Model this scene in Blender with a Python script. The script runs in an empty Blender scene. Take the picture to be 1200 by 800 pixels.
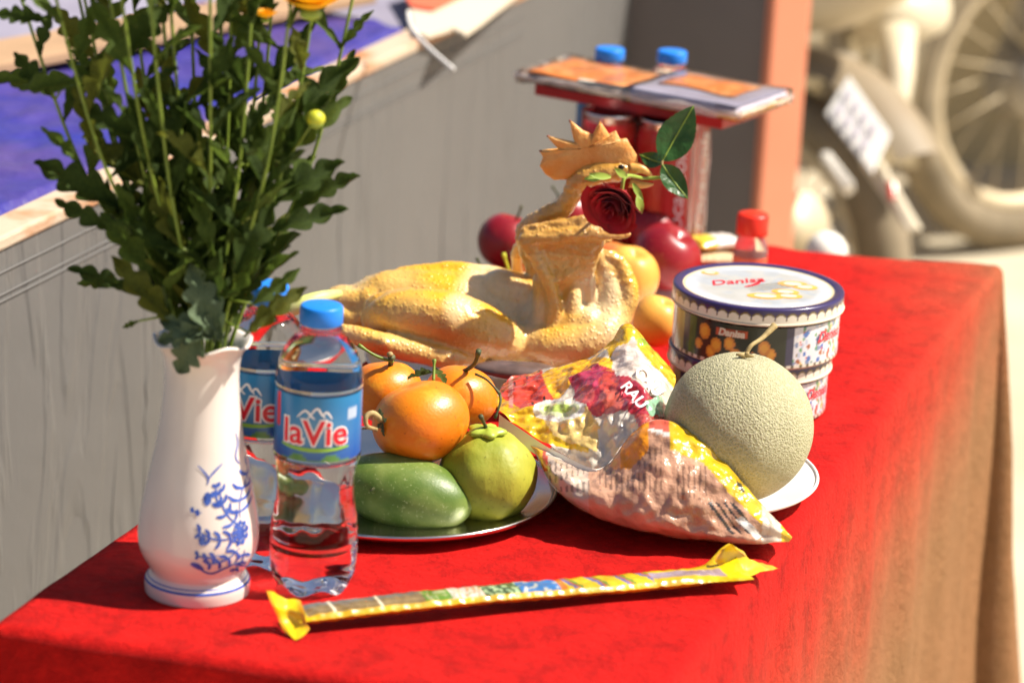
import bpy, bmesh, math, random
from mathutils import Vector, Matrix, noise
R = math.radians
sc = bpy.context.scene
# ---------------------------------------------------------------- camera, sky, sun, exposure
TZ = 0.75                                  # height of the table top
F, TH, RO, H = 3700.0, R(17), R(3), TZ + 0.837
cam_d = bpy.data.cameras.new('camera'); cam = bpy.data.objects.new('camera', cam_d)
sc.collection.objects.link(cam)
cam.matrix_world = Matrix.Translation((0, 0, H)) @ Matrix.Rotation(R(90) - TH, 4, 'X') @ Matrix.Rotation(RO, 4, 'Z')
cam_d.sensor_width = 36; cam_d.lens = 36 * F / 1200; cam_d.clip_end = 400
cam_d.dof.use_dof = True; cam_d.dof.focus_distance = 2.47; cam_d.dof.aperture_fstop = 5.4
sc.camera = cam
SUN_EL, SUN_AZ = 52, 4                     # azimuth measured from +X towards +Y
world = bpy.data.worlds.new('World'); sc.world = world; world.use_nodes = True
wn = world.node_tree; bg = wn.nodes['Background']
sky = wn.nodes.new('ShaderNodeTexSky'); sky.sky_type = 'NISHITA'; sky.sun_disc = False
sky.sun_elevation = R(SUN_EL); sky.sun_rotation = R(90 - SUN_AZ)
sky.air_density = 1.0; sky.dust_density = 2.0
wn.links.new(sky.outputs[0], bg.inputs[0]); bg.inputs[1].default_value = 0.06
sd = bpy.data.lights.new('sun', 'SUN'); sd.energy = 5.0; sd.angle = R(0.5); sd.color = (1.0, 0.93, 0.82)
sun = bpy.data.objects.new('sun', sd); sc.collection.objects.link(sun)
sv = Vector((math.cos(R(SUN_EL)) * math.cos(R(SUN_AZ)), math.cos(R(SUN_EL)) * math.sin(R(SUN_AZ)), math.sin(R(SUN_EL))))
sun.rotation_euler = sv.to_track_quat('Z', 'Y').to_euler(); sun.location = sv * 20
vs = sc.view_settings; vs.view_transform = 'Standard'; vs.look = 'None'; vs.gamma = 1; vs.exposure = 0.85
sc.cycles.use_denoising = True
sc.cycles.sample_clamp_indirect = 6; sc.cycles.max_bounces = 12; sc.cycles.transmission_bounces = 10
sc.cycles.transparent_max_bounces = 16; sc.cycles.blur_glossy = 0.5
random.seed(7)

# ---------------------------------------------------------------- survey helpers (photo pixel -> place)
CR, SR, CT, ST = math.cos(RO), math.sin(RO), math.cos(TH), math.sin(TH)
def ray(px, py):
    dx, dy = px - 600, py - 400
    x = CR * dx + SR * dy; y = -SR * dx + CR * dy
    return Vector((x / F, CT - y / F * ST, -ST - y / F * CT))
def onz(px, py, z):
    d = ray(px, py); t = (z - H) / d.z
    return Vector((d.x * t, d.y * t, z))
def T(px, py, h=0.0): return onz(px, py, TZ + h)        # h metres above the table top
def at(px, py, Y):
    d = ray(px, py) * (1.0); t = Y / d.y
    return Vector((d.x * t, Y, H + d.z * t))
def depth(p): return p.y * CT - (p.z - H) * ST
def mpp(p): return depth(p) / F                          # metres per photo pixel at p
WA, TA = R(19), R(18.5)
WU, WV = Vector((math.sin(WA), math.cos(WA), 0)), Vector((math.cos(WA), -math.sin(WA), 0))   # stage wall axes
U, V = Vector((math.sin(TA), math.cos(TA), 0)), Vector((math.cos(TA), -math.sin(TA), 0))     # table axes

# ---------------------------------------------------------------- object helpers
COL = sc.collection
WL = {}
def tag(o, label=None, cat=None, group=None, kind=None):
    if label: o['label'] = label
    if cat: o['category'] = cat
    if group: o['group'] = group
    if kind: o['kind'] = kind
    return o
def thing(name, loc, label, cat, group=None):
    o = bpy.data.objects.new(name, None); o.empty_display_size = .02; COL.objects.link(o)
    o.location = loc; WL[o.name] = Vector(loc)
    return tag(o, label, cat, group)
def obj(name, verts, faces, mat, parent=None, smooth=True, cols=None, base=None, mats=None, fm=None):
    """one mesh object; verts in world space (relative to the thing's base once parented)"""
    if parent is not None: L = WL[parent.name]
    elif base is not None: L = Vector(base)
    else:
        n = len(verts); L = Vector((sum(v[0] for v in verts) / n, sum(v[1] for v in verts) / n, min(v[2] for v in verts)))
    me = bpy.data.meshes.new(name)
    me.from_pydata([(v[0] - L.x, v[1] - L.y, v[2] - L.z) for v in verts], [], faces)
    me.update()
    if smooth: me.polygons.foreach_set('use_smooth', [True] * len(me.polygons))
    for m in (mats or [mat]): me.materials.append(m)
    if fm: me.polygons.foreach_set('material_index', fm)
    if cols is not None:
        a = me.color_attributes.new('Col', 'FLOAT_COLOR', 'POINT')
        a.data.foreach_set('color', [c for q in cols for c in (q[0], q[1], q[2], 1.0)])
    o = bpy.data.objects.new(name, me); COL.objects.link(o)
    if parent is not None:
        o.parent = parent; WL[o.name] = L
    else:
        o.location = L; WL[o.name] = L
    return o
def copy_tree(o, parent=None):
    c = o.copy(); COL.objects.link(c); c.parent = parent
    WL[c.name] = WL[o.name]
    for ch in [x for x in bpy.data.objects if x.parent == o]: copy_tree(ch, c)
    return c
def bev(o, w, seg=2):
    m = o.modifiers.new('bevel', 'BEVEL'); m.width = w; m.segments = seg; m.limit_method = 'ANGLE'; m.angle_limit = R(40)
    return o
def subd(o, n=1):
    m = o.modifiers.new('subd', 'SUBSURF'); m.levels = n; m.render_levels = n
    return o

def lathe(prof, segs=48, center=(0, 0, 0), closed=False):
    c = Vector(center); v = []; f = []
    n = len(prof)
    for i, (r, z) in enumerate(prof):
        for k in range(segs):
            a = 2 * math.pi * k / segs
            v.append((c.x + r * math.cos(a), c.y + r * math.sin(a), c.z + z))
    for i in range(n - 1 if not closed else n):
        j = (i + 1) % n
        for k in range(segs):
            k2 = (k + 1) % segs
            f.append((i * segs + k, i * segs + k2, j * segs + k2, j * segs + k))
    return v, f
def spline(pts, n):
    """Catmull-Rom through tuples"""
    out = []; m = len(pts)
    for i in range(n):
        t = i / (n - 1) * (m - 1); k = min(int(t), m - 2); t -= k
        p0, p1, p2, p3 = pts[max(k - 1, 0)], pts[k], pts[k + 1], pts[min(k + 2, m - 1)]
        out.append(tuple(.5 * ((2 * b) + (-a + c) * t + (2 * a - 5 * b + 4 * c - d) * t * t + (-a + 3 * b - 3 * c + d) * t ** 3)
                         for a, b, c, d in zip(p0, p1, p2, p3)))
    return out
def tube(pts, rad, segs=10, cap=True):
    pts = [Vector(p) for p in pts]; n = len(pts)
    if not hasattr(rad, '__len__'): rad = [rad] * n
    v = []; f = []; up = None
    for i, p in enumerate(pts):
        d = (pts[min(i + 1, n - 1)] - pts[max(i - 1, 0)]).normalized()
        if up is None: up = d.orthogonal().normalized()
        up = (up - d * up.dot(d)).normalized(); s = d.cross(up)
        for k in range(segs):
            a = 2 * math.pi * k / segs
            v.append(p + (up * math.cos(a) + s * math.sin(a)) * rad[i])
    for i in range(n - 1):
        for k in range(segs):
            k2 = (k + 1) % segs
            f.append((i * segs + k, i * segs + k2, (i + 1) * segs + k2, (i + 1) * segs + k))
    if cap:
        f.append(tuple(range(segs - 1, -1, -1))); f.append(tuple((n - 1) * segs + k for k in range(segs)))
    return v, f
def join(*vf):
    v = []; f = []
    for a, b in vf:
        o = len(v); v += list(a); f += [tuple(i + o for i in q) for q in b]
    return v, f
def box(c, ax, ay, az, sx, sy, sz):
    """box of full sizes sx sy sz along unit axes, c = centre of its bottom"""
    c = Vector(c); v = []
    for k in (0, 1):
        for i, j in ((-1, -1), (1, -1), (1, 1), (-1, 1)):
            v.append(c + ax * (i * sx / 2) + ay * (j * sy / 2) + az * (k * sz))
    return v, [(3, 2, 1, 0), (4, 5, 6, 7), (0, 1, 5, 4), (1, 2, 6, 5), (2, 3, 7, 6), (3, 0, 4, 7)]
X3, Y3, Z3 = Vector((1, 0, 0)), Vector((0, 1, 0)), Vector((0, 0, 1))
def sphere(c, rx, ry, rz, nu=32, nv=20, fn=None, rot=None):
    c = Vector(c); v = []; f = []
    for i in range(nv + 1):
        ph = math.pi * i / nv
        for k in range(nu):
            a = 2 * math.pi * k / nu
            d = Vector((math.sin(ph) * math.cos(a), math.sin(ph) * math.sin(a), math.cos(ph)))
            s = fn(d, ph, a) if fn else 1.0
            p = Vector((d.x * rx, d.y * ry, d.z * rz)) * s
            if rot: p = rot @ p
            v.append(c + p)
    for i in range(nv):
        for k in range(nu):
            k2 = (k + 1) % nu
            f.append((i * nu + k, (i + 1) * nu + k, (i + 1) * nu + k2, i * nu + k2))
    return v, f
def text2d(body, size, shear=0.0, bold=0.0, step=None):
    cu = bpy.data.curves.new('lettering', 'FONT'); cu.body = body; cu.size = size; cu.shear = shear; cu.offset = bold
    cu.align_x = 'CENTER'; cu.align_y = 'CENTER'; cu.resolution_u = 4
    o = bpy.data.objects.new('lettering', cu)
    COL.objects.link(o); dg = bpy.context.evaluated_depsgraph_get(); dg.update()
    me = bpy.data.meshes.new_from_object(o.evaluated_get(dg))
    bpy.data.objects.remove(o); bpy.data.curves.remove(cu)
    bm = bmesh.new(); bm.from_mesh(me); bpy.data.meshes.remove(me)
    bmesh.ops.remove_doubles(bm, verts=bm.verts, dist=1e-5)
    if step and bm.verts:
        for ax in (0, 1):
            lo = min(w.co[ax] for w in bm.verts); hi = max(w.co[ax] for w in bm.verts); x = lo + step
            no = (1, 0, 0) if ax == 0 else (0, 1, 0)
            while x < hi:
                bmesh.ops.bisect_plane(bm, geom=list(bm.verts) + list(bm.edges) + list(bm.faces), plane_co=(x, x, 0), plane_no=no)
                x += step
    bm.verts.index_update()
    v = [tuple(w.co) for w in bm.verts]; f = [tuple(w.index for w in q.verts) for q in bm.faces]
    bm.free(); return v, f
def ribbon(pts, w):
    """flat 2-D stroke through pts (x, y), width w tapering at its ends"""
    pts = spline(pts, max(6, 4 * len(pts))); n = len(pts); v = []; f = []
    for i, p in enumerate(pts):
        a, b = pts[max(i - 1, 0)], pts[min(i + 1, n - 1)]
        dx, dy = b[0] - a[0], b[1] - a[1]; l = math.hypot(dx, dy) or 1
        ww = w * (.35 + .65 * math.sin(math.pi * (i + .3) / (n - .4)))
        v += [(p[0] - dy / l * ww / 2, p[1] + dx / l * ww / 2, 0), (p[0] + dy / l * ww / 2, p[1] - dx / l * ww / 2, 0)]
    for i in range(n - 1): f.append((2 * i, 2 * i + 1, 2 * i + 3, 2 * i + 2))
    return v, f
def disc2d(x, y, rx, ry, n=14):
    return [(x, y, 0)] + [(x + rx * math.cos(2 * math.pi * k / n), y + ry * math.sin(2 * math.pi * k / n), 0) for k in range(n)], \
        [(0, 1 + k, 1 + (k + 1) % n) for k in range(n)]
def grid_faces(nr, nc):
    return [(i * nc + j, i * nc + j + 1, (i + 1) * nc + j + 1, (i + 1) * nc + j) for i in range(nr - 1) for j in range(nc - 1)]
def net(rows, nr, nc):
    """dense sheet through a control net of 3-D (or longer) tuples"""
    cols = [spline(r, nc) for r in rows]
    out = []
    for j in range(nc): out.append(spline([c[j] for c in cols], nr))
    return [out[j][i] for i in range(nr) for j in range(nc)]
def nz(p, s, seed=0.0): return noise.noise(Vector((p[0] * s + seed, p[1] * s - seed, p[2] * s + 2 * seed)))

# ---------------------------------------------------------------- materials
def srgb(r, g, b):
    f = lambda c: (c / 255 / 12.92) if c / 255 <= .04045 else ((c / 255 + .055) / 1.055) ** 2.4
    return (f(r), f(g), f(b))
def pm(name, col, rough=.5, col2=None, nscale=40, ndetail=4, bump=0, bscale=200, stretch=(1, 1, 1), metal=0, spec=.5,
       coat=0, trans=0, ior=1.45, sheen=0, sss=0, sssr=(.01, .004, .002), attr=False, contrast=(.35, .65), alpha=1, translucent=0, bdist=.002, coatr=.05):
    m = bpy.data.materials.new(name); m.use_nodes = True; nt = m.node_tree; N = nt.nodes; Lk = nt.links.new
    p = N['Principled BSDF']
    p.inputs['Base Color'].default_value = (*col, 1); p.inputs['Roughness'].default_value = rough
    p.inputs['Metallic'].default_value = metal; p.inputs['Specular IOR Level'].default_value = spec
    p.inputs['IOR'].default_value = ior; p.inputs['Transmission Weight'].default_value = trans
    p.inputs['Coat Weight'].default_value = coat; p.inputs['Coat Roughness'].default_value = coatr
    p.inputs['Sheen Weight'].default_value = sheen; p.inputs['Alpha'].default_value = alpha
    if sss:
        p.inputs['Subsurface Weight'].default_value = sss; p.inputs['Subsurface Radius'].default_value = (1, .4, .2); p.inputs['Subsurface Scale'].default_value = sssr[0]
    tc = N.new('ShaderNodeTexCoord'); mp = N.new('ShaderNodeMapping'); mp.inputs['Scale'].default_value = stretch
    Lk(tc.outputs['Object'], mp.inputs['Vector'])
    src = None
    if attr:
        a = N.new('ShaderNodeAttribute'); a.attribute_name = 'Col'; src = a.outputs['Color']
    if col2 is not None or attr:
        n = N.new('ShaderNodeTexNoise'); n.inputs['Scale'].default_value = nscale; n.inputs['Detail'].default_value = ndetail
        Lk(mp.outputs[0], n.inputs['Vector'])
        r = N.new('ShaderNodeMapRange'); r.inputs[1].default_value, r.inputs[2].default_value = contrast
        Lk(n.outputs['Fac'], r.inputs[0])
        mx = N.new('ShaderNodeMix'); mx.data_type = 'RGBA'
        if attr:
            mx.blend_type = 'MULTIPLY'; mx.inputs[7].default_value = (*(col2 or (.8, .8, .8)), 1); Lk(src, mx.inputs[6])
        else:
            mx.inputs[6].default_value = (*col, 1); mx.inputs[7].default_value = (*col2, 1)
        Lk(r.outputs[0], mx.inputs[0]); Lk(mx.outputs[2], p.inputs['Base Color']); src = mx.outputs[2]
    if bump:
        n2 = N.new('ShaderNodeTexNoise'); n2.inputs['Scale'].default_value = bscale; n2.inputs['Detail'].default_value = 5
        Lk(mp.outputs[0], n2.inputs['Vector'])
        b = N.new('ShaderNodeBump'); b.inputs['Strength'].default_value = bump; b.inputs['Distance'].default_value = bdist
        Lk(n2.outputs['Fac'], b.inputs['Height']); Lk(b.outputs[0], p.inputs['Normal'])
    if translucent:
        t = N.new('ShaderNodeBsdfTranslucent'); ms = N.new('ShaderNodeMixShader'); ms.inputs[0].default_value = translucent
        t.inputs[0].default_value = (*[min(1, c * 1.6) for c in col], 1)
        if src: Lk(src, t.inputs[0])
        Lk(p.outputs[0], ms.inputs[1]); Lk(t.outputs[0], ms.inputs[2]); Lk(ms.outputs[0], N['Material Output'].inputs[0])
    return m
def node(m, t, **kw):
    n = m.node_tree.nodes.new(t)
    for k, v in kw.items(): setattr(n, k, v)
    return n

M = {}
M['ground'] = pm('sunlit_concrete', (.55, .48, .35), .9, (.45, .38, .27), 3, bump=.2, bscale=60)
M['wall'] = pm('grey_wall_paint', (.118, .113, .108), .5, (.134, .128, .121), 3, stretch=(1, 1, .25), bump=.0)
M['wall_side'] = pm('dark_grey_wall_paint', (.165, .150, .140), .6, (.145, .132, .122), 5)
M['post'] = pm('orange_post_paint', (.80, .30, .17), .6, (.75, .27, .15), 6)
M['woodtrim'] = pm('worn_wood_edge', (.50, .39, .28), .7, (.42, .17, .06), 14, stretch=(1, 1, 3), contrast=(.48, .66), bump=.4, bscale=90)
M['tarp'] = pm('blue_tarpaulin', (.022, .024, .235), .42, (.075, .045, .19), 6, bump=.9, bscale=26, bdist=.006)
M['board_tan'] = pm('tan_board', (.40, .25, .14), .8, (.32, .20, .11), 12)
M['board_lav'] = pm('lavender_sheet', (.28, .26, .33), .7, (.23, .21, .27), 9, bump=.3, bscale=40)
M['cream_paper'] = pm('cream_paper', (.62, .53, .40), .7)
M['orange_paper'] = pm('orange_red_paper', (.70, .13, .06), .6)
M['zip'] = pm('white_plastic_strip', (.75, .72, .68), .4)
M['table_wood'] = pm('table_wood', (.3, .18, .09), .6, (.22, .12, .06), 20)
M['steel'] = pm('steel', (.62, .60, .56), .18, metal=1)
M['white_glaze'] = pm('white_glaze', (.74, .665, .60), .16, (.71, .63, .565), 30, coat=.4)
M['blue_glaze'] = pm('cobalt_blue_paint', (.03, .07, .34), .2, (.06, .13, .48), 160)
M['plate_white'] = pm('white_plate', (.80, .77, .72), .25, coat=.3)
M['cap_blue'] = pm('blue_cap_plastic', (.012, .20, .72), .38)
M['cap_red'] = pm('red_cap_plastic', (.75, .03, .012), .35)
M['pet'] = pm('clear_water_bottle', (1, 1, 1), .02, trans=1, ior=1.33, bump=.12, bscale=35, bdist=.002)
M['glass_red'] = pm('clear_jar', (1, .93, .9), .05, trans=.9, ior=1.3)
M['label'] = pm('blue_label_film', (1, 1, 1), .3, attr=True, col2=(.85, .9, .95), nscale=70)
M['print'] = pm('printed_paint', (1, 1, 1), .4, attr=True, col2=(.9, .9, .9), nscale=90)
M['tinprint'] = pm('printed_tin', (1, 1, 1), .28, attr=True, col2=(.9, .9, .88), nscale=60, coat=.3)
M['bagprint'] = pm('printed_bag_film', (1, 1, 1), .22, attr=True, col2=(.88, .86, .84), nscale=50, bump=.9, bscale=60, bdist=.005, coat=.9, coatr=.06, translucent=.12)
M['red_ink'] = pm('red_ink', (.70, .012, .03), .4)
M['white_ink'] = pm('white_ink', (.85, .85, .83), .4)
M['green_ink'] = pm('green_ink', (.25, .50, .06), .4)
M['dark_ink'] = pm('dark_ink', (.06, .05, .05), .5)
M['orange'] = pm('orange_fruit_skin', (.78, .225, .006), .36, (.72, .16, .005), 22, sss=.15, sssr=(.006,), bump=.14, bscale=420, coat=.08, coatr=.25)
M['stem_dark'] = pm('dark_green_stalk', (.035, .05, .015), .6, (.09, .09, .03), 120)
M['stem_pale'] = pm('dry_pale_stalk', (.42, .31, .13), .75, (.26, .18, .07), 200)
M['leaf'] = pm('mum_leaf', (.060, .098, .016), .6, (.040, .068, .012), 30, bump=.5, bscale=150, translucent=.5, spec=.25)
M['leaf_mid'] = pm('mid_mum_leaf', (.11, .165, .024), .55, (.075, .12, .018), 30, bump=.5, bscale=150, translucent=.5, spec=.3)
M['leaf_olive'] = pm('olive_mum_leaf', (.15, .165, .02), .55, (.105, .12, .016), 30, bump=.5, bscale=150, translucent=.45, spec=.3)
M['leaf_pale'] = pm('pale_mum_leaf', (.12, .17, .085), .6, (.085, .125, .06), 50, bump=.5, bscale=150, translucent=.2)
M['rose_leaf'] = pm('rose_leaf', (.035, .105, .022), .32, (.025, .075, .015), 60, bump=.6, bscale=220, translucent=.2)
M['stalk'] = pm('green_stalk', (.20, .27, .03), .45, (.13, .19, .02), 40)
M['sepal'] = pm('sepal_green', (.26, .36, .05), .5)
M['mum_yellow'] = pm('yellow_petal', (.85, .50, .012), .6, (.80, .36, .008), 80, translucent=.25)
M['bud'] = pm('bud_yellow', (.62, .55, .02), .5, (.35, .42, .03), 150)
M['rose'] = pm('rose_petal', (.42, .004, .014), .6, (.25, .002, .008), 60, spec=.3, sheen=.1, bump=.15, bscale=160)
M['apple'] = pm('red_apple_skin', (.19, .003, .010), .36, (.29, .012, .016), 28, stretch=(1, 1, .4), coat=.12, coatr=.25)
M['apple_peach'] = pm('blushed_apple_skin', (.62, .13, .04), .3, (.75, .33, .06), 18, coat=.2)
M['pear'] = pm('golden_pear_skin', (.78, .40, .07), .4, (.74, .30, .045), 30, bump=.05, bscale=600, sss=.1, sssr=(.005,))
M['pear_green'] = pm('green_pear_skin', (.40, .47, .05), .4, (.30, .38, .04), 30)
M['mango'] = pm('green_mango_skin', (.085, .145, .018), .42, (.20, .25, .06), 34, contrast=(.42, .66), ndetail=10, bump=.1, bscale=500)
M['guava'] = pm('pale_green_fruit_skin', (.24, .27, .018), .5, (.40, .38, .04), 24, bump=.5, bscale=110, stretch=(1, 1, .6), ndetail=8)
M['banana'] = pm('pale_green_peel', (.50, .53, .16), .5, (.60, .55, .25), 60)
M['liver'] = pm('boiled_liver', (.10, .065, .055), .3, (.15, .095, .08), 90, coat=.3)
M['skin'] = pm('boiled_chicken_skin', (.76, .42, .12), .30, (.97, .94, .90), 60, attr=True, ndetail=6, contrast=(.40, .66), bump=.35, bscale=520, bdist=.0012, sss=.22, sssr=(.006,), coat=.8, coatr=.16)
M['skin_brown'] = pm('browned_chicken_skin', (.46, .22, .06), .45, (.60, .34, .11), 60, bump=.6, bscale=420, bdist=.0015, coat=.2)
M['comb'] = pm('boiled_comb', (.76, .44, .15), .45, (.70, .29, .06), 45, ndetail=6, bump=.5, bscale=350, sss=.2, sssr=(.006,))
M['comb_tip'] = pm('dark_comb_tip', (.25, .06, .03), .5)
M['beak'] = pm('beak_horn', (.72, .40, .10), .35, (.6, .28, .05), 150)
M['eye'] = pm('dark_eye', (.02, .015, .012), .2)
M['can_red'] = pm('red_can_paint', (.56, .004, .010), .34, (.50, .003, .008), 20, metal=.1, coat=.25)
M['alu'] = pm('can_aluminium', (.75, .74, .72), .25, metal=1)
M['wrap'] = pm('clear_shrink_wrap', (.95, .92, .90), .10, alpha=.06, bump=.9, bscale=35, stretch=(1, 1, .25), bdist=.006, spec=.8)
M['wrap_edge'] = pm('bunched_wrap_film', (.85, .72, .64), .25, alpha=.40, bump=.8, bscale=120)
M['red_box'] = pm('red_box_card', (.42, .006, .006), .35, (.36, .005, .005), 20)
M['brown_paper'] = pm('brown_printed_paper', (.52, .17, .045), .3, (.66, .30, .11), 60, contrast=(.5, .62), coat=.4)
M['lav_paper'] = pm('lavender_paper_stack', (.62, .57, .64), .5, (.48, .44, .52), 120, stretch=(1, 1, 6), bump=.5, bscale=90)
M['cream_stack'] = pm('cream_paper_stack', (.72, .64, .52), .5, (.62, .54, .43), 120, bump=.4, bscale=90)
M['yellow_paper'] = pm('yellow_paper_stack', (.78, .56, .12), .5, (.66, .44, .08), 120, bump=.5, bscale=90)
M['black_stack'] = pm('grey_paper_stack', (.24, .22, .21), .4, (.52, .50, .48), 90, stretch=(1, 1, 5))
M['melon'] = pm('netted_melon_rind', (.47, .45, .20), .7, (.30, .29, .10), 300)
M['foil'] = pm('yellow_pack_film', (.80, .58, .01), .28, attr=True, col2=(.70, .64, .58), nscale=60, bump=.5, bscale=60, bdist=.003, coat=.5)
M['snack'] = pm('snack_wrapper', (.8, .3, .1), .3, attr=True, col2=(.85, .82, .8), nscale=60, bump=.5, bscale=70, bdist=.003, coat=.5)
M['tyre'] = pm('haze_toned_tyre', (.17, .135, .085), .9, (.25, .20, .13), 14)  # black rubber raised to tan: haze over the bikes painted into the colour
M['haze_toned_metal'] = pm('haze_toned_metal', (.42, .38, .32), .45, (.28, .25, .20), 10, metal=.3)  # bike metal warmed toward tan, the same haze painted in
M['cream_plastic'] = pm('cream_bike_plastic', (.70, .62, .46), .4, (.62, .54, .39), 4)  # cream panels paled further by painted-in haze
M['dark_plastic'] = pm('haze_toned_dark_plastic', (.26, .21, .14), .6, (.24, .18, .11), 9)  # dark plastic lifted to tan, haze put into its colour
M['plate_sign'] = pm('number_plate', (.85, .82, .75), .4)
M['reflector'] = pm('red_reflector', (.6, .05, .03), .2)
M['chrome'] = pm('haze_toned_chrome', (.60, .50, .34), .6, metal=.4)  # chrome tinted tan to carry the painted haze
M['khaki_wall'] = pm('khaki_far_wall', (.58, .47, .28), .9, (.50, .40, .23), 2)
M['white_ball'] = pm('white_plastic_dome', (.9, .86, .76), .35)

m = M['wrap']; nt = m.node_tree; gl = node(m, 'ShaderNodeBsdfGlossy'); gl.inputs['Roughness'].default_value = .14; gl.inputs[0].default_value = (.9, .88, .85, 1)
tr = node(m, 'ShaderNodeBsdfTransparent'); ms = node(m, 'ShaderNodeMixShader'); lw = node(m, 'ShaderNodeFresnel'); lw.inputs[0].default_value = 1.3
nt.links.new(lw.outputs[0], ms.inputs[0]); nt.links.new(tr.outputs[0], ms.inputs[1]); nt.links.new(gl.outputs[0], ms.inputs[2])
bb = [n for n in nt.nodes if n.type == 'BUMP'][0]; nt.links.new(bb.outputs[0], gl.inputs['Normal']); nt.links.new(ms.outputs[0], nt.nodes['Material Output'].inputs[0])
m = M['skin']; nt = m.node_tree; p = nt.nodes['Principled BSDF']; tc = node(m, 'ShaderNodeTexCoord')
vo = node(m, 'ShaderNodeTexVoronoi'); vo.inputs['Scale'].default_value = 260; nt.links.new(tc.outputs['Object'], vo.inputs['Vector'])
vr_ = node(m, 'ShaderNodeMapRange'); vr_.inputs[1].default_value = .0; vr_.inputs[2].default_value = .45; vr_.inputs[3].default_value = 1; vr_.inputs[4].default_value = 0
nt.links.new(vo.outputs['Distance'], vr_.inputs[0])
bq = node(m, 'ShaderNodeBump'); bq.inputs['Strength'].default_value = .65; bq.inputs['Distance'].default_value = .001
ob = [n for n in nt.nodes if n.type == 'BUMP' and n != bq][0]
nt.links.new(vr_.outputs[0], bq.inputs['Height']); nt.links.new(ob.outputs[0], bq.inputs['Normal']); nt.links.new(bq.outputs[0], p.inputs['Normal'])
def speckle(name, scale, col, lo, hi, amt):
    m = M[name]; nt = m.node_tree; p = nt.nodes['Principled BSDF']; tc = node(m, 'ShaderNodeTexCoord')
    n = node(m, 'ShaderNodeTexNoise'); n.inputs['Scale'].default_value = scale; n.inputs['Detail'].default_value = 3; nt.links.new(tc.outputs['Object'], n.inputs['Vector'])
    r = node(m, 'ShaderNodeMapRange'); r.inputs[1].default_value = lo; r.inputs[2].default_value = hi; r.inputs[4].default_value = amt; nt.links.new(n.outputs['Fac'], r.inputs[0])
    x = node(m, 'ShaderNodeMix', data_type='RGBA'); x.inputs[7].default_value = (*col, 1)
    src = p.inputs['Base Color'].links[0].from_socket; nt.links.new(r.outputs[0], x.inputs[0]); nt.links.new(src, x.inputs[6]); nt.links.new(x.outputs[2], p.inputs['Base Color'])
speckle('orange', 260, (.35, .07, .01), .66, .74, .7); speckle('orange', 55, (.80, .38, .03), .56, .70, .6)
speckle('mango', 420, (.33, .37, .16), .62, .70, .7); speckle('mango', 60, (.06, .05, .01), .70, .78, .7)
speckle('guava', 300, (.12, .13, .01), .62, .72, .6); speckle('guava', 70, (.17, .11, .02), .66, .76, .7)
speckle('apple', 500, (.55, .25, .12), .66, .74, .6); speckle('pear', 520, (.40, .18, .03), .62, .72, .6)
speckle('white_glaze', 8, (.70, .58, .48), .5, .75, .5); speckle('skin', 26, (.66, .26, .02), .60, .78, .5); speckle('skin', 9, (.82, .62, .34), .55, .72, .45)
# velvet cloth: red, with veiling haze painted in as tan along the open side ('Col'.r = how hazy)
m = bpy.data.materials.new('crushed_red_velvet'); m.use_nodes = True; nt = m.node_tree; p = nt.nodes['Principled BSDF']
tc = node(m, 'ShaderNodeTexCoord')
n1 = node(m, 'ShaderNodeTexNoise'); n1.inputs['Scale'].default_value = 30; n1.inputs['Detail'].default_value = 13; n1.inputs['Roughness'].default_value = .80; n1.inputs['Distortion'].default_value = .25
nt.links.new(tc.outputs['Object'], n1.inputs['Vector'])
rp = node(m, 'ShaderNodeValToRGB'); e = rp.color_ramp.elements
e[0].position = .36; e[0].color = (.32, .0008, .001, 1); e[1].position = .64; e[1].color = (.68, .007, .005, 1)
nt.links.new(n1.outputs['Fac'], rp.inputs[0])
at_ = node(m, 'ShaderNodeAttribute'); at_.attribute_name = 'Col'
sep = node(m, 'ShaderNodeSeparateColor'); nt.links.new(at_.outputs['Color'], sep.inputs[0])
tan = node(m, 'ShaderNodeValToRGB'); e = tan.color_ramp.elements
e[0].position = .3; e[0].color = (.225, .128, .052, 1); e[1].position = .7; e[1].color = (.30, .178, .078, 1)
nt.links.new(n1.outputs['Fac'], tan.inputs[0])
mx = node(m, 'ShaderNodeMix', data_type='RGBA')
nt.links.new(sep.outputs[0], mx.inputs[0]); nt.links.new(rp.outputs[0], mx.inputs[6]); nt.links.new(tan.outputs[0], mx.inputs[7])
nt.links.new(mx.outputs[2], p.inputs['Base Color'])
p.inputs['Roughness'].default_value = .8; p.inputs['Specular IOR Level'].default_value = .15
p.inputs['Sheen Weight'].default_value = .04; p.inputs['Sheen Roughness'].default_value = .4; p.inputs['Sheen Tint'].default_value = (1, .25, .15, 1)
n2 = node(m, 'ShaderNodeTexNoise'); n2.inputs['Scale'].default_value = 100; n2.inputs['Detail'].default_value = 9; n2.inputs['Roughness'].default_value = .7
nt.links.new(tc.outputs['Object'], n2.inputs['Vector'])
bp = node(m, 'ShaderNodeBump'); bp.inputs['Strength'].default_value = .8; bp.inputs['Distance'].default_value = .008
nt.links.new(n2.outputs['Fac'], bp.inputs['Height']); nt.links.new(bp.outputs[0], p.inputs['Normal'])
M['velvet'] = m
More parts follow.
